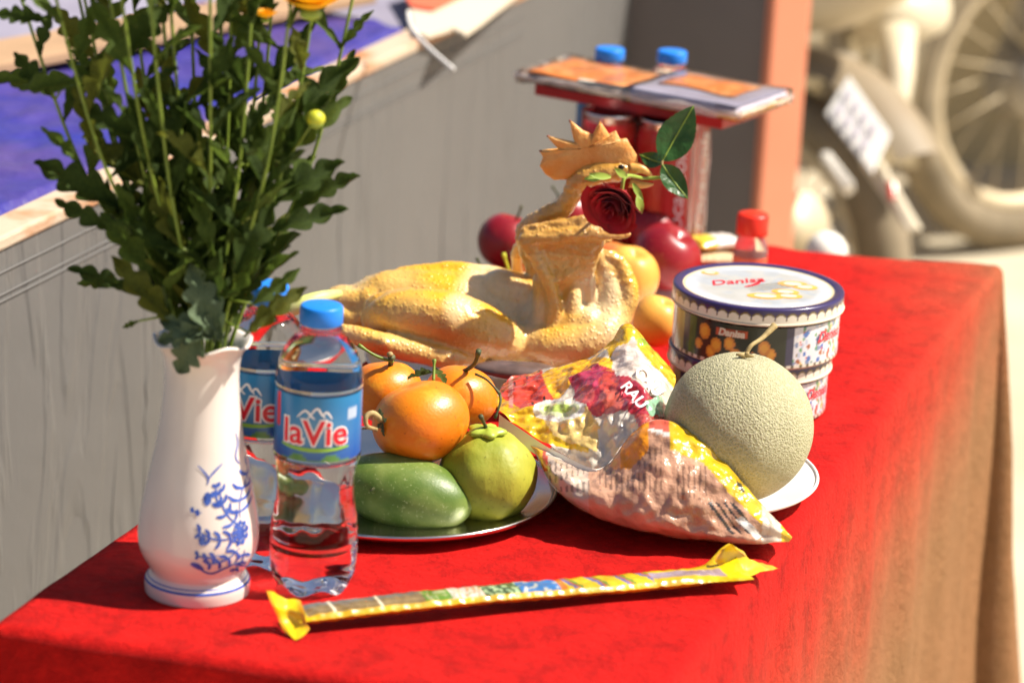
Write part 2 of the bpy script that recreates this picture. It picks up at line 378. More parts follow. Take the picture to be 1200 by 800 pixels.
# melon net: voronoi cracks
m = M['melon']; nt = m.node_tree; p = nt.nodes['Principled BSDF']; tc = node(m, 'ShaderNodeTexCoord')
vo = node(m, 'ShaderNodeTexVoronoi', feature='DISTANCE_TO_EDGE'); vo.inputs['Scale'].default_value = 390
wob = node(m, 'ShaderNodeTexNoise'); wob.inputs['Scale'].default_value = 260; nt.links.new(tc.outputs['Object'], wob.inputs['Vector'])
ad = node(m, 'ShaderNodeMix', data_type='VECTOR'); ad.inputs[0].default_value = .004
nt.links.new(tc.outputs['Object'], ad.inputs[4]); nt.links.new(wob.outputs['Color'], ad.inputs[5]); nt.links.new(ad.outputs[1], vo.inputs['Vector'])
mr = node(m, 'ShaderNodeMapRange'); mr.inputs[1].default_value = .0; mr.inputs[2].default_value = .28
nt.links.new(vo.outputs['Distance'], mr.inputs[0])
big = node(m, 'ShaderNodeTexNoise'); big.inputs['Scale'].default_value = 22; nt.links.new(tc.outputs['Object'], big.inputs['Vector'])
ground_c = node(m, 'ShaderNodeMix', data_type='RGBA'); ground_c.inputs[6].default_value = (.31, .295, .145, 1); ground_c.inputs[7].default_value = (.38, .345, .19, 1)
nt.links.new(big.outputs['Fac'], ground_c.inputs[0])
cm = node(m, 'ShaderNodeMix', data_type='RGBA'); cm.inputs[6].default_value = (.47, .43, .27, 1)
nt.links.new(mr.outputs[0], cm.inputs[0]); nt.links.new(ground_c.outputs[2], cm.inputs[7]); nt.links.new(cm.outputs[2], p.inputs['Base Color'])
inv = node(m, 'ShaderNodeMath', operation='SUBTRACT'); inv.inputs[0].default_value = 1; nt.links.new(mr.outputs[0], inv.inputs[1])
bp = node(m, 'ShaderNodeBump'); bp.inputs['Strength'].default_value = .6; bp.inputs['Distance'].default_value = .0012
nt.links.new(inv.outputs[0], bp.inputs['Height']); nt.links.new(bp.outputs[0], p.inputs['Normal'])
# painted wall: vertical runs and smears of thick paint, two shallow seams parallel to its top edge
m = M['wall']; nt = m.node_tree; p = nt.nodes['Principled BSDF']; tc = node(m, 'ShaderNodeTexCoord')
mp = node(m, 'ShaderNodeMapping'); mp.inputs['Scale'].default_value = (1, 1, .16); nt.links.new(tc.outputs['Object'], mp.inputs[0])
na = node(m, 'ShaderNodeTexNoise'); na.inputs['Scale'].default_value = 10; na.inputs['Detail'].default_value = 4; na.inputs['Distortion'].default_value = 1.4; nt.links.new(mp.outputs[0], na.inputs['Vector'])
ra = node(m, 'ShaderNodeValToRGB'); ra.color_ramp.elements[0].position = .47; ra.color_ramp.elements[1].position = .55
nt.links.new(na.outputs['Fac'], ra.inputs[0])
bp = node(m, 'ShaderNodeBump'); bp.inputs['Strength'].default_value = .7; bp.inputs['Distance'].default_value = .003
nt.links.new(ra.outputs[0], bp.inputs['Height'])
nb = node(m, 'ShaderNodeTexNoise'); nb.inputs['Scale'].default_value = 9; nb.inputs['Detail'].default_value = 6; nt.links.new(tc.outputs['Object'], nb.inputs['Vector'])
bp2 = node(m, 'ShaderNodeBump'); bp2.inputs['Strength'].default_value = .35; bp2.inputs['Distance'].default_value = .01
nt.links.new(nb.outputs['Fac'], bp2.inputs['Height']); nt.links.new(bp.outputs[0], bp2.inputs['Normal']); nt.links.new(bp2.outputs[0], p.inputs['Normal'])
#STRUCTURE
# ---------------------------------------------------------------- ground, far wall, stage
def sheet(c, s, z): return [(c[0] - s, c[1] - s, z), (c[0] + s, c[1] - s, z), (c[0] + s, c[1] + s, z), (c[0] - s, c[1] + s, z)], [(0, 1, 2, 3)]
g = obj('ground', *sheet((0, 0), 150, 0), M['ground'], base=(0, 0, 0)); tag(g, 'pale sunlit concrete ground', 'ground', kind='structure')
A = T(0, 728)
KB = 1.30
STZ = TZ + .837 - KB * (.837 - .265)                   # top of the grey stage wall
WO = A * KB; WO.z = 0                           # a point of the stage wall plane
def W3(u, w, z): return WO + WU * u - WV * w + Z3 * z   # stage frame: along, into the stage, up
stage = thing('stage', W3(.2, .5, 0), 'low grey painted stage with a worn wooden edge behind the table', 'stage')
UC = 1.385 * KB                                             # inner corner
v, f = box(W3((UC - 1.4) / 2, .02, 0), WU, WV, Z3, UC + 1.4, .04, STZ); o = obj('front_wall', v, f, M['wall'], stage, smooth=False)
v, f = box(W3((UC - 1.4) / 2 - .002, .016, STZ), WU, WV, Z3, UC + 1.4, .038, .013); o = bev(obj('edge_strip', v, f, M['woodtrim'], stage, smooth=False), .003)
v, f = box(W3((UC - 1.4) / 2, .70, STZ - .03), WU, WV, Z3, UC + 1.4, 1.30, .034); obj('deck', v, f, M['board_lav'], stage, smooth=False)
for z in (-.020, -.040, -.046):
    pts = [W3(-1.3 + i * .06, -.0005 + .0004 * nz((i, z * 50, 1), .7), STZ + z + .0006 * nz((i, z * 90, 3), .35)) for i in range(45)]
    obj('paint_ridge', *tube(pts, .0011, 6), M['wall'], stage)
# runs of thick paint
rnd = random.Random(3)
for i in range(16):
    u = rnd.uniform(-.02, 1.3); z0 = rnd.uniform(.55, STZ - .06); ln = rnd.uniform(.04, .22); x = u
    pts = []
    for k in range(9):
        x += rnd.uniform(-.005, .005); pts.append(W3(x, .0004, z0 - ln * k / 8))
    obj('paint_run', *tube(pts, [.0004 + .0010 * math.sin(3.0 * k / 8) for k in range(9)], 6), M['wall'], stage)
# return wall and post
PC = W3(UC, 0, 0)
def on_return(px, py):                                 # pixel -> point on the return wall's face
    d = ray(px, py); t = (PC.dot(WU)) / d.dot(WU); return d * t + Vector((0, 0, H))
pL, pR = on_return(906, 140), on_return(951, 140)
wl = (pL - PC).dot(WV)
v, f = box(PC + WV * (wl / 2 - .02) + WU * .03, WV, WU, Z3, wl + .04, .06, STZ + .0005); obj('side_wall', v, f, M['wall_side'], stage, smooth=False)
pw = (pR - pL).dot(WV)
pa = Vector((math.cos(R(30)), math.sin(R(30)), 0)); pb = Vector((-pa.y, pa.x, 0)); q_ = (pL + pR) / 2; q_.z = 0
v, f = box(q_ + pb * .03, pa, pb, Z3, (pR - pL).length * 1.16, .02, STZ + .06)
o = bev(obj('corner_post', v, f, M['post'], smooth=False), .004); tag(o, 'orange painted square post at the end of the dark wall', 'post')
# things lying on the stage deck
DZ = STZ + .005
def deck_pt(px, py, h=0.0): return onz(px, py, DZ + h)
def uw(p): q = Vector((p[0], p[1], 0)) - WO; return q.dot(WU), -q.dot(WV)
uR = uw(deck_pt(487, 42))[0]
rows = 46; cs = 120; v = []
for i in range(rows):
    w = .038 + (.30 - .038) * i / (rows - 1)
    for j in range(cs):
        u = -.45 + (uR + .45) * j / (cs - 1)
        p = W3(u, w + .004 * nz((u, w, 0), 9), DZ)
        wr = abs(nz((u * 1.0 + w * 1.6, w * .7 - u * .2, .3), 16)) ; wr2 = nz((u, w, 1), 45)
        p.z += .004 + .013 * (1 - wr) * .6 + .004 * wr2
        if i == 0: p.z = DZ + .001
        v.append(p)
tarp = obj('tarpaulin', v, grid_faces(rows, cs), M['tarp']); tag(tarp, 'wrinkled blue tarpaulin lying on the stage behind the flowers', 'tarpaulin')
a, b = deck_pt(0, 86, .02), deck_pt(275, 34, .02); ax = (b - a).normalized(); ay = Z3.cross(ax)
c = (a + b) / 2 + ay * .045 + ax * .0; v, f = box(Vector((c.x, c.y, DZ + .018)), ax, ay, Z3, (b - a).length + .5, .09, .012)
tag(bev(obj('tan_board', v, f, M['board_tan'], smooth=False), .002), 'flat tan board laid across the blue tarpaulin', 'board')
a2, b2 = deck_pt(488, 40, .012), deck_pt(603, -2, .012)
def slab_poly(name, pix, z, th, mat, label, cat):
    P = [deck_pt(x, y, z) for x, y in pix]; n = len(P)
    v = P + [p + Z3 * th for p in P]
    f = [tuple(range(n - 1, -1, -1)), tuple(range(n, 2 * n))] + [(i, (i + 1) % n, n + (i + 1) % n, n + i) for i in range(n)]
    return tag(obj(name, v, f, mat, smooth=False), label, cat)
slab_poly('cream_sheet', [(486, 42), (500, 46), (530, 37), (545, 44), (565, 30), (630, -22), (520, -22), (478, 5)], .0105, .004, M['cream_paper'], 'crumpled cream sheet at the edge of the stage', 'sheet')
slab_poly('orange_paper', [(482, 10), (508, 14), (560, -12), (520, -24), (470, -10)], .0155, .003, M['orange_paper'], 'orange paper lying on the cream sheet', 'paper')
pts = [at(478, 14, 2.62 * KB), at(482, 32, 2.60 * KB), at(500, 54, 2.575 * KB), at(532, 82, 2.552 * KB)]
v, f = tube(spline([tuple(p) for p in pts], 14), .0022, 8); tag(obj('plastic_tie', v, f, M['zip']), 'white plastic tie hanging over the stage edge', 'plastic tie')
# far wall behind the motorbikes
pw_ = onz(1120, 192, 0)
v, f = box((2.6, pw_.y + .15, 0), X3, Y3, Z3, 5.2, .3, 2.6); tag(obj('far_wall', v, f, M['khaki_wall'], smooth=False), 'khaki wall behind the parked motorbikes', 'wall')

# ---------------------------------------------------------------- table and velvet cloth
D = T(1165, 310)
TW, TL = (D - A).dot(V), (D - A).dot(U)
def TB(s, t, z=0.0): q = A + V * s + U * t; return Vector((q.x, q.y, TZ + z))
tb = thing('table', TB(TW / 2, TL / 2, -TZ), 'wooden table hidden under the red cloth', 'table')
v, f = box(TB(TW / 2, TL / 2 + .0, -.034), V, U, Z3, TW - .03, TL - .10, .028); obj('tabletop', v, f, M['table_wood'], tb, smooth=False)
for i in (.05, TW - .05):
    for j in (.08, TL - .10):
        v, f = box(TB(i, j, -TZ), V, U, Z3, .04, .04, TZ - .0345); obj('leg', v, f, M['table_wood'], tb, smooth=False)
DROP = .56
def frange(a, b, n): return [a + (b - a) * i / n for i in range(n)]
RAD = .009
def over_list(lim): # distances past an edge, fine at the bend
    return [lim * 0 + q for q in (.0035, .007, .0105, .0142, .022, .035)] + [.05 + (lim - .05) * i / 22 for i in range(23)]
al = [(-q) for q in reversed(over_list(.10))] + frange(0, TW, 70) + [TW] + [TW + q for q in over_list(DROP)]
bl = [(-q) for q in reversed(over_list(DROP))] + frange(0, TL, 150) + [TL] + [TL + q for q in over_list(DROP)]
def sstep(x, a, b): t = max(0, min(1, (x - a) / (b - a))); return t * t * (3 - 2 * t)
v = []; cols = []
for b in bl:
    for a in al:
        s = max(0, min(TW, a)); t = max(0, min(TL, b)); da = a - s; db = b - t
        t0 = .085 * s; t1 = TL - .05 * math.sin(math.pi * min(1, max(0, s / TW)))
        tt = t0 + (t1 - t0) * t / TL
        q = math.hypot(da, db)
        z = .0009 * nz((s, tt, 0), 22) + .0012 * nz((s, tt, 4), 8)
        if .03 < s < TW - .01 and tt > .9: z += .0014 * max(0, math.sin(62 * (tt - .8 * s) + 3 * nz((s, tt, 0), 5))) ** 4
        p = TB(s, tt, z)
        if q > 0:
            ph = min(q / RAD, math.pi / 2); out = RAD * math.sin(ph); dn = RAD * (1 - math.cos(ph)) + max(0, q - RAD * math.pi / 2)
            ang = math.atan2(abs(db), abs(da)); k = math.sin(2 * ang)
            along = tt if abs(da) > abs(db) else s
            fl = (.035 if da > 0 else .02) + .13 * k
            if da < 0: fl = 0.0; dn = min(dn, .03)
            env = min(1, dn / .2)
            fold = (.0045 * math.sin(along * 30 + 1.6 * nz((along, dn, 0), 4)) + .002 * math.sin(along * 71 + 2)) * env if da >= 0 else 0
            if da > 0 and db > 0: fold += .006 * env * math.sin(ang * 7)
            out += fl * dn + fold
            dirv = (V * da + U * db) / q
            if da < 0: dirv = U * (1 if db > 0 else -1) if db else V * 0
            p = p + dirv * out - Z3 * dn
        v.append(p)
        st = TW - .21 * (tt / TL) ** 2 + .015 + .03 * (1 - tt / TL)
        w = sstep(a + .030 * nz((a, b, 7), 9) + .012 * nz((a, b, 2), 40), st, st + .36) * .92  # share of haze painted over the red, growing toward the open side
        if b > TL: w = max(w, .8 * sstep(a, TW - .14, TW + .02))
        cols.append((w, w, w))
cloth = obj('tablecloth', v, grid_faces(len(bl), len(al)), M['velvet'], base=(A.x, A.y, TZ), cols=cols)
tag(cloth, 'crushed red velvet tablecloth paling to tan along its open side', 'tablecloth')  # the paling to tan is veiling haze painted into the cloth colour
#OBJECTS
# ---------------------------------------------------------------- vase with cobalt painting
def on_round(v2, rfun, c, a0=-math.pi / 2, off=.0004):
    """wrap flat (x across, y up) verts round an upright lathe of radius rfun(z)"""
    out = []
    for x, z, _ in v2:
        r = rfun(z); a = a0 + x / r
        out.append(Vector(c) + Vector(((r + off) * math.cos(a), (r + off) * math.sin(a), z)))
    return out
def interp(prof):
    def fn(z):
        for (r0, z0), (r1, z1) in zip(prof, prof[1:]):
            if z0 <= z <= z1: return r0 + (r1 - r0) * (z - z0) / max(1e-9, z1 - z0)
        return prof[0][0] if z < prof[0][1] else prof[-1][0]
    return fn
vc = T(231, 690)
raw = [(.0372, .0), (.0376, .006), (.0368, .0105), (.0335, .0145), (.0330, .0165), (.0355, .021), (.0392, .0275), (.0418, .034), (.0428, .042), (.0424, .051),
       (.0411, .062), (.0376, .080), (.0340, .097), (.0305, .115), (.0280, .133), (.0265, .150), (.0262, .165), (.0280, .176), (.0318, .183), (.0350, .1865)]
prof = spline(raw, 70); vr = interp(prof)
inner = [(r - .0035, z) for r, z in reversed(prof) if z > .012]
full = [(.001, .001)] + [(.034, 0.0005)] + prof + [(prof[-1][0] - .001, prof[-1][1] + .0016)] + inner + [(.001, .012)]
vase = thing('vase', vc, 'white porcelain vase with blue painted flowers holding the chrysanthemums', 'vase')
wavy = []
v, f = lathe(full, 72, vc)
for p in v:
    h = p[2] - vc.z
    if h > .172:
        a = math.atan2(p[1] - vc.y, p[0] - vc.x); k = (h - .172) / .015
        p_ = Vector(p); p_.z += .0016 * k * math.sin(a * 6 + 1); wavy.append(p_)
    else: wavy.append(Vector(p))
obj('body', wavy, f, M['white_glaze'], vase)
for z0, w in ((.0103, .0016), (.0128, .0006)):
    ring = [(vr(z) + .0003, z) for z in (z0 - w / 2, z0 - w / 6, z0 + w / 6, z0 + w / 2)]
    v, f = lathe(ring, 64, vc); obj('painted_band', v, f, M['blue_glaze'], vase)
def vpx(zx, zy):                                       # painting layout
    x, y = 220 + zx / 4.44, 500 + zy / 4.44
    z = (690 - y) / 1535.; r = vr(z); s = (x - (231 + (690 - y) * .058)) / 1640. / r
    return (r * math.asin(max(-.98, min(.98, s))), z)
strokes = []
def sprig(x, y, ang, L, n):                             # a curving stem with paired pointed leaves
    pts = [(x + L * t * math.cos(ang + .5 * t), y + L * t * math.sin(ang + .5 * t)) for t in (0, .25, .5, .75, 1)]
    strokes.append((pts, 7))
    for k in range(n):
        t = (k + .6) / n; i = min(3, int(t * 4)); bx, by = pts[i][0] + (pts[i + 1][0] - pts[i][0]) * (t * 4 - i), pts[i][1] + (pts[i + 1][1] - pts[i][1]) * (t * 4 - i)
        for sg in (-1, 1):
            a = ang + .5 * t + sg * 1.0; l = L * .26 * (1.1 - .4 * t)
            strokes.append(([(bx, by), (bx + l * .5 * math.cos(a + .25 * sg), by + l * .5 * math.sin(a + .25 * sg)), (bx + l * math.cos(a), by + l * math.sin(a))], 13))
for q in ((300, 430, -2.5, 215, 4), (290, 480, 2.9, 205, 4), (300, 540, 2.3, 180, 4), (305, 400, -1.75, 260, 5), (320, 560, 1.6, 130, 3), (215, 330, -2.2, 120, 3), (200, 560, 2.75, 120, 3), (120, 350, 3.0, 60, 2)): sprig(*q)
for fx, fy, fr in ((303, 470, 58), (150, 285, 30), (120, 480, 26)):   # open flowers: rings of petals
    for ring, n_, w_ in ((1.0, 9, 24), (.62, 7, 20), (.3, 5, 14)):
        for k in range(n_):
            a = 2 * math.pi * k / n_ + ring; r0_, r1_ = fr * (ring - .30), fr * ring
            strokes.append(([(fx + r0_ * math.cos(a) * .6, fy + r0_ * math.sin(a)), (fx + .5 * (r0_ + r1_) * math.cos(a + .12) * .6, fy + .5 * (r0_ + r1_) * math.sin(a + .12)), (fx + r1_ * math.cos(a) * .6, fy + r1_ * math.sin(a))], w_ * fr / 58))
strokes += [([(105, 130), (135, 160), (155, 190), (150, 220)], 7), ([(225, 125), (185, 160), (158, 190)], 8), ([(285, 0), (292, 50), (283, 110), (300, 150)], 8), ([(65, 600), (95, 620), (130, 650), (165, 660), (215, 640), (270, 620), (285, 590)], 9), ([(60, 600), (90, 612), (120, 635)], 22), ([(280, 620), (300, 650), (320, 675)], 8)]
flat = []
for pts, w in strokes: flat.append(ribbon([vpx(*q) for q in pts], 1.45 * w / 4.44 / 1640))
for x, y, rx, ry in ((303, 470, 10, 14), (150, 285, 5, 6)):
    cx, cz = vpx(x, y); flat.append(disc2d(cx, cz, rx / 4.44 / 1640, ry / 4.44 / 1535))
v, f = join(*flat)
obj('painted_flower', on_round(v, vr, vc), f, M['blue_glaze'], vase)

# ---------------------------------------------------------------- water bottles
def bottle_proto(label):
    b = thing('water_bottle', (0, 0, 0), label, 'water bottle', 'plastic water bottles with blue caps')
    pr = [(.0005, .004), (.012, .005), (.020, .001), (.0245, .0), (.0275, .004), (.0300, .012), (.0312, .022), (.0314, .034), (.0310, .0385), (.0312, .042), (.0308, .052), (.0295, .060), (.0280, .070), (.0275, .078),
          (.0279, .087), (.0297, .096), (.0309, .101), (.0311, .103), (.0306, .104), (.0306, .152), (.0311, .153), (.0312, .157), (.0305, .163), (.0286, .171), (.0250, .179), (.0205, .1855), (.0165, .1885), (.0138, .1905), (.0132, .1925), (.0152, .1932), (.0152, .1946), (.0130, .1952), (.0128, .198), (.0005, .198)]
    v, f = lathe(spline(pr, 150), 64)
    out = []
    for p in v:                                        # petal foot
        a = math.atan2(p[1], p[0]); r = math.hypot(p[0], p[1])
        k = sstep(.014 - p[2], 0, .012) * sstep(r, .006, .02)
        kr = 1 + .016 * math.cos(10 * a + p[2] * 40) * sstep(p[2], .045, .06) * (1 - sstep(p[2], .088, .10)) + .006 * math.sin(p[2] * 900) * sstep(p[2], .016, .02) * (1 - sstep(p[2], .04, .045))
        out.append(Vector((p[0] * kr, p[1] * kr, p[2] + k * .005 * (0.5 + .5 * math.cos(5 * a)))))
    obj('bottle', out, f, M['pet'], b)
    cp = [(.0005, .1968), (.0147, .1968), (.0153, .198), (.0152, .2085), (.0143, .2102), (.0120, .2107), (.0005, .2109)]
    v, f = lathe(cp, 90)
    v = [Vector(p) if not (.199 < p[2] < .208) else Vector((p[0] * (1 + .012 * (i % 2)), p[1] * (1 + .012 * (i % 2)), p[2])) for i, p in enumerate(v)]
    cap = bev(obj('cap', v, f, M['cap_blue'], b), .0005)
    LR = .0308
    nz_, ns = 24, 160; v = []; cols = []
    for i in range(nz_):
        z = .1045 + (.1515 - .1045) * i / (nz_ - 1)
        for k in range(ns):
            a = 2 * math.pi * k / ns; v.append((LR * math.cos(a), LR * math.sin(a), z))
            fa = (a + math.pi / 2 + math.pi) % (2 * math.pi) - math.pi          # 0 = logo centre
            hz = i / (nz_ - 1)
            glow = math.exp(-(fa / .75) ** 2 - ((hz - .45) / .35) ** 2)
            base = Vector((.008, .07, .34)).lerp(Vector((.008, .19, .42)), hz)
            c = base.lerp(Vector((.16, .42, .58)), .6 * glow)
            if -1.12 < fa < -.98 and .45 < hz < .98: c = Vector((.62, .02, .03))
            if .80 < fa < 1.12 and .62 < hz < .82: c = Vector((.45, .52, .62))
            if abs(fa) < .9 and .0 <= hz < .02 + .10 * abs(math.sin(fa * 4)) ** 3: c = Vector((.10, .26, .06))
            if abs(fa) > 1.9 and .08 < hz < .24: c = Vector((.6, .62, .66))
            cols.append(c)
    f = [(i * ns + k, i * ns + (k + 1) % ns, (i + 1) * ns + (k + 1) % ns, (i + 1) * ns + k) for i in range(nz_ - 1) for k in range(ns)]
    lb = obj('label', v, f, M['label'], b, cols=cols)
    rr = lambda z: LR
    def put(nm, vf, mat, off, dx=0, dz=0, rot=0):
        v = [(x + dx, y + dz, 0) for x, y, _ in vf[0]]
        obj(nm, on_round(v, rr, (0, 0, 0), off=off, a0=-math.pi / 2 + rot), vf[1], mat, lb)
    put('logo_backing', text2d('laVie', .0250, 0, .0016, .0015), M['white_ink'], .0004, 0, .1250)
    put('logo_text', text2d('laVie', .0250, 0, .0004, .0015), M['red_ink'], .0008, 0, .1250)
    put('logo_swoosh', ribbon([(-.026, .1150), (-.010, .1135), (.008, .1135), (.026, .1150)], .0030), M['green_ink'], .0006)
    mt = join(ribbon([(-.013, .1365), (-.007, .1420), (-.0025, .1380), (.0, .1362)], .0016), ribbon([(-.005, .1365), (.001, .1440), (.0045, .1400), (.007, .1372)], .0018), ribbon([(.005, .1385), (.008, .1415), (.012, .1365)], .0016))
    put('mountain_mark', mt, M['white_ink'], .0006)
    return b
b1 = bottle_proto('clear water bottle with a readable logo beside the vase and the incense pack')
b1.location = T(366, 686)
b2 = copy_tree(b1); b2.location = T(305, 656); b2.rotation_euler.z = R(-22); b2['label'] = 'clear water bottle half hidden behind the vase'
q1, q2 = at(715, 56, 3.172), at(788, 59, 3.160)
for q, lb in ((q1, 'water bottle behind the cans on the side of the stage wall'), (q2, 'water bottle behind the cans on the side of the orange post')):
    b = copy_tree(b1); k = (q.z - TZ) / .2109; b.location = (q.x, q.y, TZ); b.scale = (1, 1, k); b.rotation_euler.z = R(60 if q is q1 else 150); b['label'] = lb

# ---------------------------------------------------------------- chrysanthemums
def mum_leaf_mesh(seed):
    r = random.Random(seed); n = 34; nc = 7; v = []
    lob = r.uniform(3.2, 4.3); W = r.uniform(.12, .17); ph = r.uniform(0, .5)
    for i in range(n):
        t = i / (n - 1)
        env = max(0, math.sin(math.pi * min(1, max(0, (t - .10) / .90)) ** .75)) ** .8
        lobe = abs(math.sin(math.pi * (lob * t + ph))) ** .7
        w = .018 + W * env * (.30 + .70 * lobe)
        if t > .98: w = .006
        for j in range(nc):
            s = (j - (nc - 1) / 2) / ((nc - 1) / 2)
            x = w * s; y = t + .75 * w * abs(s) * (1 - t * t)
            z = -.22 * t * t + .30 * abs(x) - .02 * math.cos(s * 3) + .03 * math.sin(9 * t + 3 * s + seed)
            v.append((x, y, z))
    return v, grid_faces(n, nc)
leaf_meshes = []
for k in range(6):
    v, f = mum_leaf_mesh(k * 1.37 + 2)
    me = bpy.data.meshes.new('leaf'); me.from_pydata(v, [], f); me.polygons.foreach_set('use_smooth', [True] * len(f))
    me.materials.append(M[['leaf', 'leaf', 'leaf_mid', 'leaf_mid', 'leaf_olive', 'leaf_pale'][k]]); leaf_meshes.append(me)
def put_leaf(root, base, tip, mesh, roll=0.0, face=Vector((0, -1, .35)), wide=1.0):
    base = Vector(base); d = Vector(tip) - base; L = d.length; y = d.normalized()
    n = face - y * face.dot(y)
    n = n.normalized() if n.length > .05 else y.orthogonal().normalized()
    n = Matrix.Rotation(roll, 3, y) @ n; x = y.cross(n)
    m = Matrix((x * L * wide, y * L, n * L)).transposed().to_4x4(); m.translation = base - WL[root.name]
    o = bpy.data.objects.new('leaf', mesh); COL.objects.link(o); o.parent = root; o.matrix_local = m
    return o
rl = random.Random(21)
mouth = vc + Z3 * .187
tops = [(22, -10, .02), (58, -30, -.03), (92, -35, .04), (122, -40, -.02), (150, -45, .05), (172, -45, -.045), (196, -40, .0), (222, -40, .06), (246, -40, -.04), (272, -38, .03), (298, -30, -.01),
        (322, -30, .05), (345, -25, -.035), (372, -20, .02), (418, -22, .045), (80, -60, .07), (134, -60, -.05), (184, -60, .03), (260, -60, .07), (310, -50, .04)]
stem_ids = []
for i, (tx, ty, dy) in enumerate(tops):
    k = (tx - 220) / 200
    top = at(tx, ty, vc.y + dy)
    mo = mouth + Vector((.0205 * k, .016 * math.sin(i * 2.4), 0))
    foot = vc + Vector((-.012 * k, -.008 * math.sin(i * 2.4), .02))
    mid = mo.lerp(top, .5) + Vector((.012 * k, dy * .1, 0))
    path = spline([tuple(foot), tuple(mo), tuple(mid), tuple(top)], 28)
    tip2 = top + (top - mid).normalized() * rl.uniform(.09, .16)
    path = path + [tuple(top.lerp(tip2, j / 6)) for j in range(1, 7)]
    lab = {11: 'yellow chrysanthemum stem carrying a small half open bloom', 12: 'yellow chrysanthemum stem carrying the large open bloom', 13: 'chrysanthemum stem with a round yellow bud on a side shoot'}.get(i, 'leafy green chrysanthemum stem rising out of the white vase')
    st = thing('chrysanthemum_stem', mo, lab, 'flower', 'chrysanthemum stems in the vase' if lab.startswith('leafy') else None)
    obj('stalk', *tube(path, [.0016 - .0006 * j / 33 for j in range(34)], 8), M['stalk'], st)
    stem_ids.append((st, path))
    nl = rl.randint(12, 15)
    for q in range(nl):
        t = .30 + .68 * ((q + rl.random()) / nl) ** 1.35
        p = Vector(path[int(t * 33)]); ang = q * 2.4 + i * 1.1 + rl.uniform(-.4, .4)
        side = Vector((math.cos(ang), .75 * math.sin(ang), 0)); L = rl.uniform(.036, .064) * (1.1 - .25 * t)
        d = (side * rl.uniform(.45, .9) + Z3 * rl.uniform(.5, 1.5)).normalized()
        put_leaf(st, p, p + d * L, leaf_meshes[rl.randrange(5)], rl.uniform(-.7, .7), Vector((0, -.55, .8)), rl.uniform(.8, 1.15))
def near_stem(p):
    return min(stem_ids, key=lambda s: min((Vector(q) - p).length for q in s[1][9:]))
def leaf_px(b, t, Y, k=0, roll=0.0, Yt=None, face=Vector((0, -1, .35)), wide=1.0):
    B = at(*b, vc.y + Y); Tp = at(*t, vc.y + (Y if Yt is None else Yt))
    s, path = near_stem(B); q = min(path[9:], key=lambda q: (Vector(q) - B).length)
    o = put_leaf(s, B, Tp, leaf_meshes[k], roll, face, wide)
    if (Vector(q) - B).length > .004:
        obj('leaf_stalk', *tube([Vector(q), (Vector(q) + B) / 2 + Z3 * .002, B + (Tp - B) * .1], .0009, 6), M['stalk'], s)
for a in [((150, 250), (44, 183), .0, 0, .3), ((140, 270), (62, 236), -.01, 1, -.2), ((75, 105), (-14, 84), .02, 2, .3), ((110, 95), (18, 98), -.01, 3, .2),
          ((160, 345), (82, 308), -.015, 1, .4), ((150, 330), (88, 330), .01, 2, .1), ((165, 375), (142, 384), -.02, 3, 0), ((205, 385), (135, 300), -.03, 4, .2),
          ((300, 250), (393, 183), .01, 0, -.3), ((310, 275), (402, 238), .0, 1, -.3), ((290, 360), (350, 318), -.02, 2, .2), ((285, 395), (352, 335), -.02, 4, -.2),
          ((310, 190), (405, 112), .01, 3, -.1), ((320, 150), (418, 70), .02, 1, .1), ((60, 25), (-8, 12), .0, 0, .2), ((330, 60), (262, 8), .02, 2, .2),
          ((185, 330), (120, 250), -.02, 3, .1), ((270, 330), (318, 240), -.025, 0, .0), ((190, 230), (112, 165), .01, 1, .2), ((250, 300), (228, 215), -.03, 2, .3),
          ((220, 300), (172, 205), -.02, 4, -.3), ((285, 200), (345, 130), -.01, 2, .2), ((175, 170), (95, 120), -.02, 0, .1), ((250, 130), (300, 60), .03, 3, .2)]:
    leaf_px(a[0], a[1], a[2], a[3], a[4])
leaf_px((252, 402), (226, 312), -.036, 5, .2, wide=1.3); leaf_px((258, 398), (188, 372), -.038, 5, -.1, face=Vector((0, -.8, .7)), wide=1.4); leaf_px((238, 380), (206, 440), -.039, 5, .0, Yt=-.042, face=Vector((-.1, -1, .2)), wide=1.7); leaf_px((246, 385), (182, 398), -.040, 5, .2, face=Vector((-.1, -1, .3)), wide=1.3)
leaf_px((262, 405), (243, 330), -.036, 5, -.3)
def mum_head(root, c, r, n_ring, tilt, mat):
    fl = []
    for ring in range(n_ring):
        m = 9 + 5 * ring; el = R(80 - 62 * ring / max(1, n_ring - 1))
        for k in range(m):
            a = 2 * math.pi * (k + .5 * (ring % 2)) / m; L = r * (.5 + .5 * ring / max(1, n_ring - 1))
            d = Vector((math.cos(a) * math.cos(el), math.sin(a) * math.cos(el), math.sin(el))); s = d.cross(Z3).normalized(); n = s.cross(d)
            w = r * .13; v = []
            for i in range(5):
                t = i / 4; ww = w * math.sin(math.pi * (.15 + .75 * t)) ; p = d * (L * t) + n * (.18 * L * t * t)
                for sgn in (-1, 0, 1): v.append(c + tilt @ (p + s * ww * sgn + n * (.25 * ww * abs(sgn))))
            fl.append((v, grid_faces(5, 3)))
    v, f = join(*fl); h = obj('flower_head', v, f, mat, root)
    v, f = sphere(c - tilt @ Vector((0, 0, r * .12)), r * .34, r * .34, r * .2, 14, 8); obj('calyx', v, f, M['sepal'], root)
for s_, p_ in stem_ids: mum_head(s_, Vector(p_[-1]), rl.uniform(.022, .028), 6, Matrix.Rotation(rl.uniform(-.4, .4), 3, 'X'), M['mum_yellow'])
